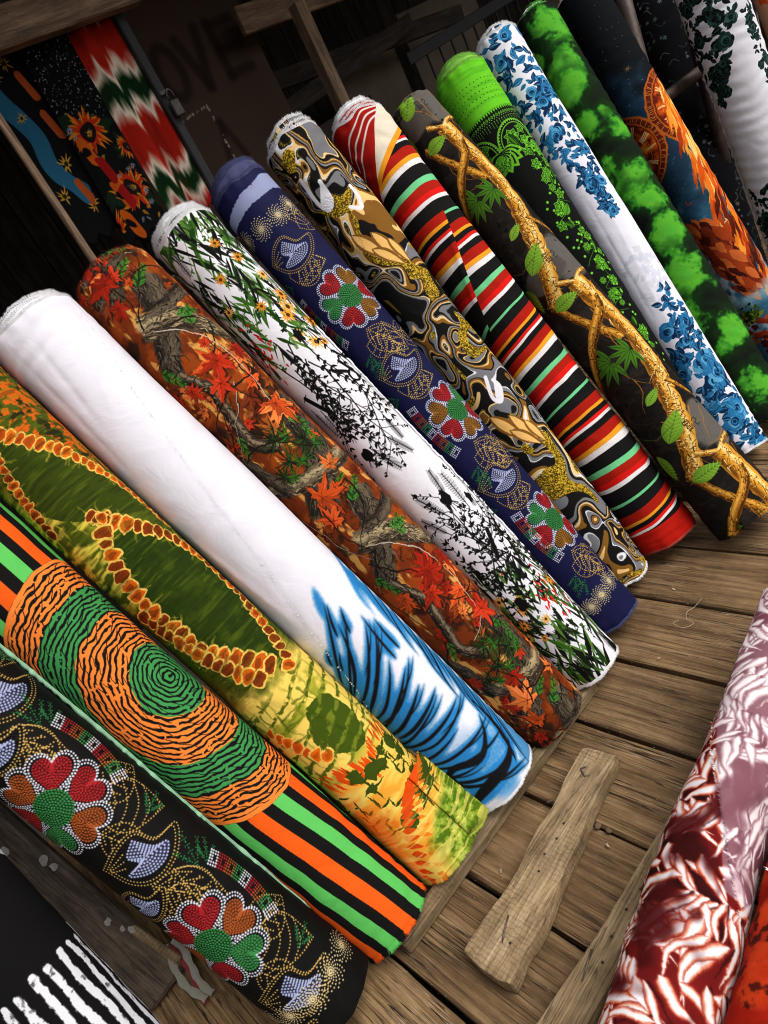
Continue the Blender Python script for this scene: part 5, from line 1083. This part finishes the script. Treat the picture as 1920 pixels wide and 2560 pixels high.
g_ = ((1.716, .959, .060), (2.017, 1.859, 1.507), .109, .083); m10 = mk('birch_camo_cloth', print_birch_camo, *g_)
roll('dark camouflage roll with golden birch branches and green leaves', *g_, m10, seed=11, wr=.0018, lump=.003, layers=((.006, .008, .3, .5, None),), fr_bot=m10, frn=1500, frl=.010, end_wob=.008)
g_ = ((1.957, 1.206, .044), (2.298, 1.850, 1.517), .100, .101); m11 = mk('paisley_cloth', print_paisley, *g_)
LIME = plain('lime_fray', (.16, .42, .04), .9, 0, .3, 40)
roll('black roll with lime paisley flowers under a bright green dotted band', *g_, m11, seed=12, wr=.0018, rings=((.0, .24, .0016, 330),), layers=((.008, .018, .3, .4, LIME), (.022, .034, .2, .3, LIME)), fr_top=LIME, frn=2400, frl=.010, end_wob=.006)
g_ = ((2.103, 1.123, .041), (2.575, 1.859, 1.565), .083, .083); m12 = mk('blue_rose_cloth', print_blue_roses, *g_)
roll('white roll with blue roses clustered at head and foot', *g_, m12, seed=13, wr=.0018, rings=((.0, .2, .0015, 170), (1.6, 1.8, .0015, 190)), lump=.003, layers=((.006, .012, .5, .4, None),), fr_top=LINT, fr_bot=LINT, frn=2400, frl=.011, creases=[(.03, .75, .0, 1.3, .008, .002), (-.02, .7, -.03, 1.2, .008, -.002)])
g_ = ((2.297, 1.105, .044), (2.846, 1.859, 1.570), .085, .085); m13 = mk('green_cloud_cloth', print_green_clouds, *g_)
roll('black roll with glowing green cloud blotches', *g_, m13, seed=14, wr=.0020, rings=((.1, 1.7, .0014, 120),), lump=.003, layers=((.005, .008, .4, .4, None), (.010, .014, .4, .3, LINT), (.014, .022, .3, .3, None)), fr_top=m13, frn=900, frl=.006)
g_ = ((2.797, 1.216, .042), (3.140, 1.836, 1.569), .100, .099); m14 = mk('zodiac_cloth', print_phoenix, *g_)
roll('dark blue roll with fiery zodiac dials, flame feathers and red cliffs', *g_, m14, seed=15, wr=.0016, rings=((.2, 1.6, .0012, 90),), lump=.003, fr_top=LINT, frn=900, frl=.006)
g_ = ((3.70, 1.72, .05), (4.16, 2.07, 1.50), .115, .115); m15 = mk('small_flower_cloth', print_small_flowers, *g_)
roll('near-black roll with tiny pale flowers standing behind the metal rack', *g_, m15, 'fabric rolls at the metal rack', seed=16)
g_ = ((3.59, 1.380, .020), (3.67, 1.600, 1.600), .125, .125); m16 = mk('green_rose_cloth', print_green_roses, *g_)
roll('white roll with dark green roses leaning on the metal rack', *g_, m16, 'fabric rolls at the metal rack', seed=17, wr=.0030, rings=((.2, 1.5, .0022, 120),), lump=.004, ruffle=([(-.175, .55), (-.17, 1.5)], .004, None, .008))
g_ = ((4.02, 1.22, .03), (4.16, 1.55, 1.55), .11, .11); m17 = mk('patch_cloth', print_sunset_scrap, *g_)
roll('roll with orange, black and cream patches beside the green rose roll', *g_, m17, 'fabric rolls at the metal rack', seed=18)
# rolls lying on the low beam across the aisle
g_ = ((-.10, .500, .158), (1.255, .661, .160), .086, .080); m18 = mk('feather_dye_cloth', print_feather_dye, *g_)
roll('burgundy and white feather-dyed roll lying along the floor beam', *g_, m18, 'fabric rolls lying on the floor beam', seed=19, wr=.0045, lump=.013, layers=((.010, .012, .4, .2, None),), fr_top=m18, frn=500, frl=.006, flap=[(-.09, .40), (-.02, .58), (.06, .76)], flap_h=.005, creases=[(-.1, .30, .06, .42, .014, .006), (-.08, .62, .08, .70, .014, -.006), (-.1, .85, .06, .98, .016, .006), (-.06, .15, .07, .25, .014, .005)], end_wob=.012, pinch=.02)
g_ = ((-.10, .322, .150), (1.17, .470, .160), .088, .088); m19 = mk('fire_dye_cloth', print_fire_dye, *g_)
roll('plain fiery orange-red dyed roll lying beside the feather-dyed one', *g_, m19, 'fabric rolls lying on the floor beam', seed=20, wr=.0045, lump=.013, flap=[(-.12, .55), (.0, .70), (.10, .84)], flap_h=.006, fr_top=LINT, frn=10, creases=[(-.1, .40, .06, .52, .016, .007), (-.08, .72, .08, .80, .016, -.006)], end_wob=.012)

# ------------------------------------------------------------------ loose timbers on the deck
def lumber(name, label, outline, z0, h, mat, cat, edge=.007, wob=.0):
    """a board from its outline seen from above: sides and a rounded top edge"""
    P = np.concatenate([spline(np.array(sg_), 5)[:-1] for sg_ in outline]); c = P.mean(0); n = len(P); V = []; Fc = []; rg = np.random.default_rng(5)
    nrm = np.roll(P, -1, 0) - np.roll(P, 1, 0); nrm = np.stack([nrm[:, 1], -nrm[:, 0]], 1); nrm /= np.hypot(*nrm.T)[:, None]
    if ((P - c) * nrm).sum() < 0: nrm = -nrm
    jit = rg.uniform(-wob, wob, (n, 2))
    for z, inn in ((0, .002), (h * .35, 0), (h - edge, .001), (h - edge * .3, edge * .35), (h, edge)):
        for i in range(n): q = P[i] - nrm[i] * inn + jit[i] * (1 if 0 < z < h else .6); V.append((q[0] - c[0], q[1] - c[1], z))
    for k in range(4):
        for i in range(n): Fc.append((k * n + i, k * n + (i + 1) % n, (k + 1) * n + (i + 1) % n, (k + 1) * n + i))
    Fc.append(tuple(4 * n + i for i in range(n)));
    if np.cross(P[1] - P[0], P[2] - P[1]) < 0: Fc = [f[::-1] for f in Fc]
    root = empty(name, (c[0], c[1], z0)); tag(root, label, cat); o = mesh_obj('board', V, Fc, mat, root, True)
    try: o.data.set_sharp_from_angle(angle=.45)
    except Exception: pass
    return root
def local(root, p): return Vector(p) - root.location
def nail_marks(root, holes, nails, z):
    for x, y in holes:
        c = local(root, (x, y, z)); V = [c + Vector((.0032 * math.cos(a), .0032 * math.sin(a), .0008)) for a in np.arange(8) * PI / 4]; mesh_obj('nail_hole', V, [tuple(range(8))], M['hole'], root)
    for pts in nails: tube('nail', M['nail'], [local(root, p) for p in pts], [.0022] * (len(pts) - 1) + [.0012], root, 6)
b1 = lumber('loose_batten', 'short uneven driftwood-brown batten lying loose on the deck, bent nails in it', [[(.226, .930), (.229, .970), (.232, .992)], [(.232, .992), (.236, .999), (.262, 1.000)], [(0.262, 1.0), (0.32, 0.998), (0.4, 0.992), (0.46, 0.996), (0.54, 1.008), (0.6, 1.004), (0.68, 1.016), (0.742, 1.022), (0.76, 1.022)], [(.760, 1.022), (.786, 1.022), (.791, 1.012)], [(.791, 1.012), (.797, .975), (.800, .940)], [(.800, .940), (.797, .931), (.772, .926)], [(0.772, 0.926), (0.72, 0.924), (0.64, 0.915), (0.56, 0.9), (0.48, 0.892), (0.42, 0.884), (0.36, 0.874), (0.3, 0.877), (0.262, 0.87)], [(.262, .870), (.240, .868), (.234, .874)], [(.234, .874), (.228, .90), (.226, .930)]], .001, .042, M['batten'], 'batten', .0035, .0010)
nail_marks(b1, [(.50, .955), (.545, .95), (.46, .945), (.30, .915), (.585, .955)], [[(.345, .952, .042), (.33, .945, .046), (.305, .935, .047), (.292, .930, .044)], [(.74, .985, .042), (.728, .99, .049), (.715, .975, .042), (.722, .962, .046)]], .043)
b2 = lumber('floor_beam', 'long squared grey-brown beam on the deck beside the feather-dyed roll', [[(-0.3, 0.8), (0, 0.788), (0.1, 0.782), (0.24, 0.768), (0.4, 0.752), (0.56, 0.744), (0.72, 0.735), (0.9, 0.722), (1.05, 0.712), (1.2, 0.7)], [(1.2, 0.7), (1.2, 0.6659999999999999), (1.2, 0.632)], [(1.2, 0.632), (1.05, 0.64), (0.8, 0.668), (0.6, 0.684), (0.44, 0.681), (0.26, 0.688), (0.0, 0.7), (-0.3, 0.71)], [(-0.3, 0.71), (-0.3, 0.755), (-0.3, 0.8)]], .001, .072, M['batten'], 'beam', .004, .0010)
nail_marks(b2, [(.47, .722), (.52, .716), (.60, .712), (.41, .722), (.70, .702), (.36, .715)], [[(.37, .745, .073), (.345, .738, .077), (.31, .730, .078)]], .074)
kb = bar('wooden_kerb_strip', M['batten'], (.168, 1.152, .017), (1.00, 1.128, .017), .040, .034, bev=.004); tag(kb, 'thin squared wooden strip fixed along the feet of the leaning rolls', 'wood strip')
for x, y, s, wh in ((.43, 1.055, .006, 'between the wooden strip and the loose batten'), (1.42, 1.08, .007, 'near the foot of the striped roll'), (.60, .86, .006, 'between the loose batten and the floor beam'), (1.15, 1.0, .005, 'near the foot of the meadow roll')):
    V = [(-s, -.4 * s, 0), (s, -.3 * s, .001), (.8 * s, .5 * s, .002), (-.6 * s, .45 * s, .0015)]; o = mesh_obj('wood_chip', V + [(v[0], v[1], v[2] - .0012) for v in V], [(0, 1, 2, 3), (7, 6, 5, 4), (0, 4, 5, 1), (1, 5, 6, 2), (2, 6, 7, 3), (3, 7, 4, 0)], M['chip']); o.location = (x, y, .0025); o.rotation_euler = (0, 0, rnd.uniform(0, 6)); tag(o, 'pale splinter of wood on the deck ' + wh, 'wood chip', 'splinters on the deck')
th_ = tube('thread', M['thread'], spline([(1.40, .985, .003), (1.36, .99, .004), (1.335, 1.0, .006), (1.31, .99, .004), (1.30, .965, .004), (1.275, .985, .004), (1.285, 1.02, .004), (1.30, 1.01, .004)], 5), .0005, None, 5); tag(th_, 'loose pale thread curled on the deck near the navy roll', 'thread')

for k, (x, y) in enumerate(((.632, .904), (.633, .876), (.637, 1.046))):
    V = []; n_ = 12
    for r_, z_ in ((.0085, -.002), (.0095, 0), (.0085, .002), (.005, .0028)):
        for i in range(n_): V.append((r_ * math.cos(i * 2 * PI / n_), .8 * r_ * math.sin(i * 2 * PI / n_), z_))
    Fc = [(a * n_ + i, a * n_ + (i + 1) % n_, (a + 1) * n_ + (i + 1) % n_, (a + 1) * n_ + i) for a in range(3) for i in range(n_)] + [tuple(3 * n_ + i for i in range(n_)), tuple(reversed(range(n_)))]
    o = mesh_obj('brown_disc', V, Fc, M['disc'], None, True); o.location = (x, y, .0035); o.rotation_euler = (.35, .2 * k, k); tag(o, ('flat round brown disc lying beside the plank gap near the loose batten', 'flat round brown disc next to its twin at the plank gap', 'lone brown disc at the plank gap by the wooden strip')[k], 'disc', 'brown discs on the deck')

V = []; Fc = []; rq = random.Random(3)                    # grit and lint caught on the boards
for k in range(420):
    x, y = rq.uniform(.1, 1.6), rq.uniform(.70, 1.14)
    if k % 2: x, y = rq.choice(gaps[9:16]) + rq.gauss(0, .012), rq.uniform(.5, 1.2)
    s_ = rq.uniform(.0006, .0018); b = len(V); a = rq.uniform(0, 6); V += [(x + s_ * math.cos(a + j * 2.1) * rq.uniform(.6, 1.6), y + s_ * math.sin(a + j * 2.1), .0006) for j in range(3)] + [(x, y, .0006 + s_)]; Fc += [(b, b + 1, b + 3), (b + 1, b + 2, b + 3), (b + 2, b, b + 3)]
gt = mesh_obj('grit', V, Fc, M['chip']); tag(gt, 'fine grit and lint scattered over the deck boards', 'grit', kind='stuff')

# ------------------------------------------------------------------ the stall behind
rail = bar('stall_rail', M['stall'], (-1.6, 1.995, 1.40), (3.36, 1.995, 1.40), .05, .09); tag(rail, 'long wooden rail the row of fabric rolls leans against', 'rail')
pst = bar('stall_post', M['stall'], (3.430, 2.105, -.03), (3.430, 2.105, 2.57), .085, .085, up=(0, 1, 0)); tag(pst, 'grey-brown wooden stall post behind the green cloud roll', 'post')
pst = bar('stall_post', M['stall'], (-1.5, 2.075, -.03), (-1.5, 2.075, 2.57), .085, .085, up=(0, 1, 0)); tag(pst, 'wooden stall post carrying the far end of the long rail', 'post')
# the dark slanting post between the black rolls and the thin plank beside it
sp_ = bar('slanting_post', M['beam'], (-.262, 1.70, -.02), (-.405, 2.85, 1.05), .12, .12, bev=.008, jit=.004); tag(sp_, 'thick dark slanting timber post with white lichen spots between the two black rolls', 'post')
LCH = plain('lichen', (.34, .32, .28), .95, 0, .25, 60)
pa, pb = Vector((-.262, 1.70, -.02)), Vector((-.405, 2.85, 1.05)); pu = (pb - pa).normalized(); pn = Vector((0, 0, 1)); pn = (pn - pu * pn.dot(pu)).normalized(); pv = pu.cross(pn)
for k in range(13):
    t = rnd.uniform(.10, .62); o_ = rnd.uniform(-.045, .045); c = pu * ((t - .5) * (pb - pa).length) + pn * .0618 + pv * o_; r_ = rnd.uniform(.006, .018); q_ = []
    for i in range(9): a = i * 2 * PI / 9; rr = r_ * rnd.uniform(.6, 1.2); q_.append((pa + pb) / 2 + c + pu * rr * math.cos(a) + pv * rr * .8 * math.sin(a))
    mt_ = sp_.matrix_basis.inverted(); lo = mesh_obj('lichen_spot', [mt_ @ v for v in q_], [tuple(range(9))], LCH, sp_)
tp_ = bar('thin_plank', M['batten'], (-.197, 1.66, .050), (-.286, 2.06, .245), .022, .045, up=(0, -.5, 1)); tag(tp_, 'thin pale plank propped alongside the dark slanting post', 'plank')
sr = empty('cloth_scrap', (-.20, 1.72, .0)); tag(sr, 'torn red and grey cloth scrap hanging at the foot of the slanting post', 'cloth scrap')
SCR = plain('red_scrap', (.20, .02, .025), .9); SCG = plain('grey_scrap', (.26, .25, .20), .9)
for k, (dx, mt_) in enumerate(((0, SCR), (.016, SCG), (-.012, SCG))):
    V = []; Fc = []
    for i in range(15):
        t = i / 14; c = Vector((dx + .01 * math.sin(t * 5 + k), -.02 - .16 * t, .075 * (1 - t) ** 1.5 + .006 + .004 * k)); w = .009 + .002 * math.sin(i * 1.7 + k); V += [c + Vector((-w, 0, 0)), c + Vector((0, .0, .004)), c + Vector((w, .003, 0))]
    for i in range(14):
        for j in (0, 1): a = i * 3 + j; Fc.append((a, a + 1, a + 4, a + 3))
    mesh_obj('strip', V, Fc, mt_, sr, True)
# roof, back and side walls keep the inside dark
def slab(name, label, c, s, mat, kind='structure', cat=None): o = box(name, mat, c, s, bev=.0); tag(o, label, cat, kind=kind); return o
rf = empty('roof', (0, 0, 0)); tag(rf, 'dark tin roof over the stall on timber purlins', 'roof')
V = []; Fc = []; n = 240                                 # corrugated sheets
for i in range(n + 1):
    x = -3 + 10.5 * i / n; z = .016 * math.sin(i * 1.6)
    for y, zz in ((1.93, 2.58), (5.0, 3.10)): V += [(x, y, zz + z), (x, y, zz + z + .004)]
for i in range(n):
    a = i * 4; b = a + 4; Fc += [(a, b, b + 2, a + 2), (a + 1, a + 3, b + 3, b + 1), (a, a + 1, b + 1, b), (a + 2, b + 2, b + 3, a + 3)]
mesh_obj('roof_sheet', V, Fc, M['roof'], rf, True)
for y, z in ((1.98, 2.522), (2.9, 2.679), (3.7, 2.814), (4.5, 2.95)): bar('purlin', M['dark'], (-3, y, z), (7.4, y, z), .06, .09, rf)
bw = empty('back_wall', (0, 4.6, 0)); mesh_obj('light_blocking_sheet', [(-3.1, .03, -.4), (7.5, .03, -.4), (7.5, .03, 3.01), (-3.1, .03, 3.01)], [(3, 2, 1, 0)], M['roof'], bw); tag(bw, 'dark vertical boards closing the back of the stall', 'wall')  # sheet added behind the boards to stop daylight leaking through their gaps
x = -3.0
while x < 7.4:
    w = rnd.uniform(.16, .24); o = bar('board', M['dark'], (x + w / 2 - 0, 0 + rnd.uniform(-.008, .008), -.4), (x + w / 2, 0, rnd.uniform(2.80, 2.86)), .02, w - .008, bw, up=(1, 0, 0)); x += w
for xx in (-3.0, 7.45):
    sw = empty('side_wall', (xx, 3.4, 0)); tag(sw, 'dark boarded end wall of the stall %s' % ('at its medallion-roll end' if xx < 0 else 'beyond the metal rack'), 'wall')
    y = -1.2
    while y < 1.2: bar('board', M['dark'], (0, y + .11, -.4), (0, y + .11, 2.8), .02, .21, sw, up=(0, 1, 0)); y += .22
# painted board with the word
def love(W, L):
    T = Tex(W, L, (.29, .225, .18), 260); T.mix(np.clip((T.noise(.2, .5, 3, 4) - .45) * 2.5, 0, 1) * .5, (.26, .205, .165)); dk = (.125, .070, .062)
    def st(p, w=.045): T.stroke(spline(p, 5), w, dk, .6, soft=3.0)
    X0 = lambda x: x - 2.03
    st([(X0(1.75), .50), (X0(1.75), .72)]); st([(X0(1.75), .72), (X0(1.86), .72)])
    t = np.linspace(0, 2 * PI, 18); T.stroke(np.stack([X0(1.985) + .058 * np.cos(t), .62 + .10 * np.sin(t)], 1), .042, dk, .6, soft=3.0)
    st([(X0(2.08), .52), (X0(2.14), .72)]); st([(X0(2.14), .72), (X0(2.20), .50)]); st([(X0(2.27), .50), (X0(2.27), .72)])
    for y in (.51, .61, .71): st([(X0(2.27), y), (X0(2.40), y)], .04)
    st([(X0(2.04), 1.02), (X0(2.09), .86)], .03); st([(X0(2.09), .86), (X0(2.14), 1.02)], .03)
    rg = np.random.default_rng(4)                          # chalky chipped line
    for a, b in (((1.90, .80), (2.07, .78)), ((2.07, .78), (2.075, 1.35))):
        for p in walk([(X0(a[0]), a[1]), (X0(b[0]), b[1])], .010):
            if rg.random() < .62: T.poly(xf(blob(rg, 7, .5), p[0] + rg.uniform(-.003, .003), p[1], rg.uniform(.002, .0065)), (.66, .62, .54))
    return T
pw = .93; Tl = love(pw, 2.7); ml = cloth('lettered_board', Tl, rough=.65, sheen=0, bump=0)
bp = mesh_obj('painted_board', [(-pw / 2, 0, 0), (pw / 2, 0, 0), (pw / 2, 0, 2.7), (-pw / 2, 0, 2.7), (-pw / 2, .02, 0), (pw / 2, .02, 0), (pw / 2, .02, 2.7), (-pw / 2, .02, 2.7)], [(0, 1, 2, 3), (5, 4, 7, 6), (1, 5, 6, 2), (4, 0, 3, 7), (3, 2, 6, 7), (4, 5, 1, 0)], ml, None, False, [(0, 0), (1, 0), (1, 1), (0, 1), (0, 0), (1, 0), (1, 1), (0, 1)]); bp.location = (2.03, 3.0, 0.02)
tag(bp, 'brown painted board with the word LOVE daubed across it in dark red', 'board')
o = bar('dark_post', M['iron'], (1.545, 2.46, -.03), (1.545, 2.46, 2.62), .035, .05, up=(0, 1, 0)); tag(o, 'thin black post between the banded cloth and the lettered board', 'post')
pl_ = empty('padlock', (1.556, 2.418, 1.885)); tag(pl_, 'small grey steel padlock hanging on the black post', 'padlock')
box('lock_body', M['steel'], (0, 0, 0), (.036, .016, .052), pl_, None, .003)
tube('shackle', M['steel'], [(-.012, 0, .024)] + [(-.012 * math.cos(a), 0, .045 + .014 * math.sin(a)) for a in np.linspace(0, PI, 7)] + [(.012, 0, .024)], .0035, pl_, 8)
bar('hasp', M['steel'], (-.030, .004, .058), (.010, .004, .058), .003, .014, pl_, bev=.001)
o = bar('hanging_beam', M['stall'], (-.6, 2.40, 2.225), (1.62, 2.40, 2.245), .06, .105, bev=.006); tag(o, 'thick reddish-brown beam that the patterned cloths hang from', 'beam')
o = bar('pole', M['stall'], (.935, 2.30, -.03), (.935, 2.30, 2.6), .022, .022, up=(0, 1, 0)); tag(o, 'thin wooden pole in front of the blue and yellow cloth', 'pole')
o = bar('inner_post', M['stall'], (2.528, 2.70, -.03), (2.528, 2.70, 2.10), .062, .06, up=(0, 1, 0)); tag(o, 'square light brown post inside the stall above the striped roll', 'post')
o = bar('cross_plank', M['stall'], (2.33, 2.86, 2.150), (3.06, 2.86, 2.130), .03, .11); tag(o, 'reddish-brown plank nailed across above the lettered board', 'plank')
for lab, a, b in (('lower weathered timber slanting behind the inner post', (2.60, 3.55, 1.80), (4.15, 3.55, 1.97)), ('upper weathered timber slanting behind the inner post', (2.72, 3.62, 2.01), (4.75, 3.62, 1.90)), ('short timber low behind the inner post', (2.6, 3.5, 1.62), (3.5, 3.5, 1.66))):
    o = bar('slanting_timber', M['dark'], a, b, .05, .10); tag(o, lab, 'timber')
gr = empty('iron_grille', (3.60, 3.2, 1.76)); tag(gr, 'black iron grille with thin upright bars inside the stall', 'grille')
bar('top_rail', M['iron'], (0, 0, 0), (1.9, 0, .10), .03, .065, gr)
bar('bottom_rail', M['iron'], (0, 0, -.75), (1.9, 0, -.70), .03, .04, gr)
for k in range(15): bar('upright_bar', M['iron'], (.05 + k * .125, 0, -.75), (.05 + k * .125, 0, .02), .011, .011, gr, up=(0, 1, 0), bev=.002)
for lab, xx, w, h in (('pale stained board behind the iron grille', 4.05, .62, 1.95), ('narrow pale upright board beside the iron grille', 3.50, .16, 1.62), ('wide brown board far behind the iron grille', 4.95, .9, 2.1)):
    o = box('wall_board', M['board'], (xx, 3.95 if w > .3 else 3.5, h / 2), (w, .02, h), bev=.003); tag(o, lab, 'board')
# hanging cloths
def hang(label, fn, x0, x1, zt, zb, y, seed, fold=.022, k=26, skew=0.0):
    W, L = x1 - x0, zt - zb; mt_ = cloth('hanging_' + fn.__name__, fn(W, L)); nx, nz = 60, 40; V = []; U = []; Fc = []; rg = random.Random(seed)
    for j in range(nz + 1):
        for i in range(nx + 1):
            u, v = i / nx, j / nz; V.append((u * W + skew * v, fold * math.sin(u * W * k + seed) * (.5 + .5 * v) + .0015 * math.sin(u * 23 + v * 3), -v * L - .012 * math.sin(u * 17 + seed) * v)); U.append((u, 1 - v))
    for j in range(nz):
        for i in range(nx): a = j * (nx + 1) + i; Fc.append((a, a + nx + 1, a + nx + 2, a + 1))
    o = mesh_obj('hanging_cloth', V, Fc, mt_, None, True, U); o.location = (x0, y, zt); tag(o, label, 'hanging cloth', 'cloths hanging in the stall')
    md = o.modifiers.new('thickness', 'SOLIDIFY'); md.thickness = .0015
    return o
hang('hanging cloth with red, white and dark green dyed bands', print_banded_dye, 1.352, 1.530, 2.205, 1.575, 2.47, 1, .014, 60)
hang('hanging black cloth with big orange sunflowers', print_sunflower, 1.175, 1.352, 2.205, 1.575, 2.455, 2, .010, 30, -.03)
hang('hanging blue and black cloth with yellow flowers', print_blue_yellow, 1.000, 1.180, 2.205, 1.640, 2.475, 3, .010, 34, -.01)
hang('narrow hanging cloth with orange and green patches behind the black post', print_sunset_scrap, 1.585, 1.665, 2.02, 1.57, 2.60, 4, .008, 50)
# metal rack beyond the row
mr = empty('metal_rack', (3.86, 1.76, 0)); tag(mr, 'dark brown pipe rack that the green rose roll leans on', 'rack')
for xx in (-.52, 0.0, .55): tube('upright', M['rust'], [(xx, 0, -.02), (xx, 0, .8), (xx, 0, 1.62)], .030, mr, 12)
for z in (1.045, .462, 1.55): tube('rung', M['rust'], [(-.52, 0, z), (.02, 0, z), (.55, 0, z)], .027, mr, 12)
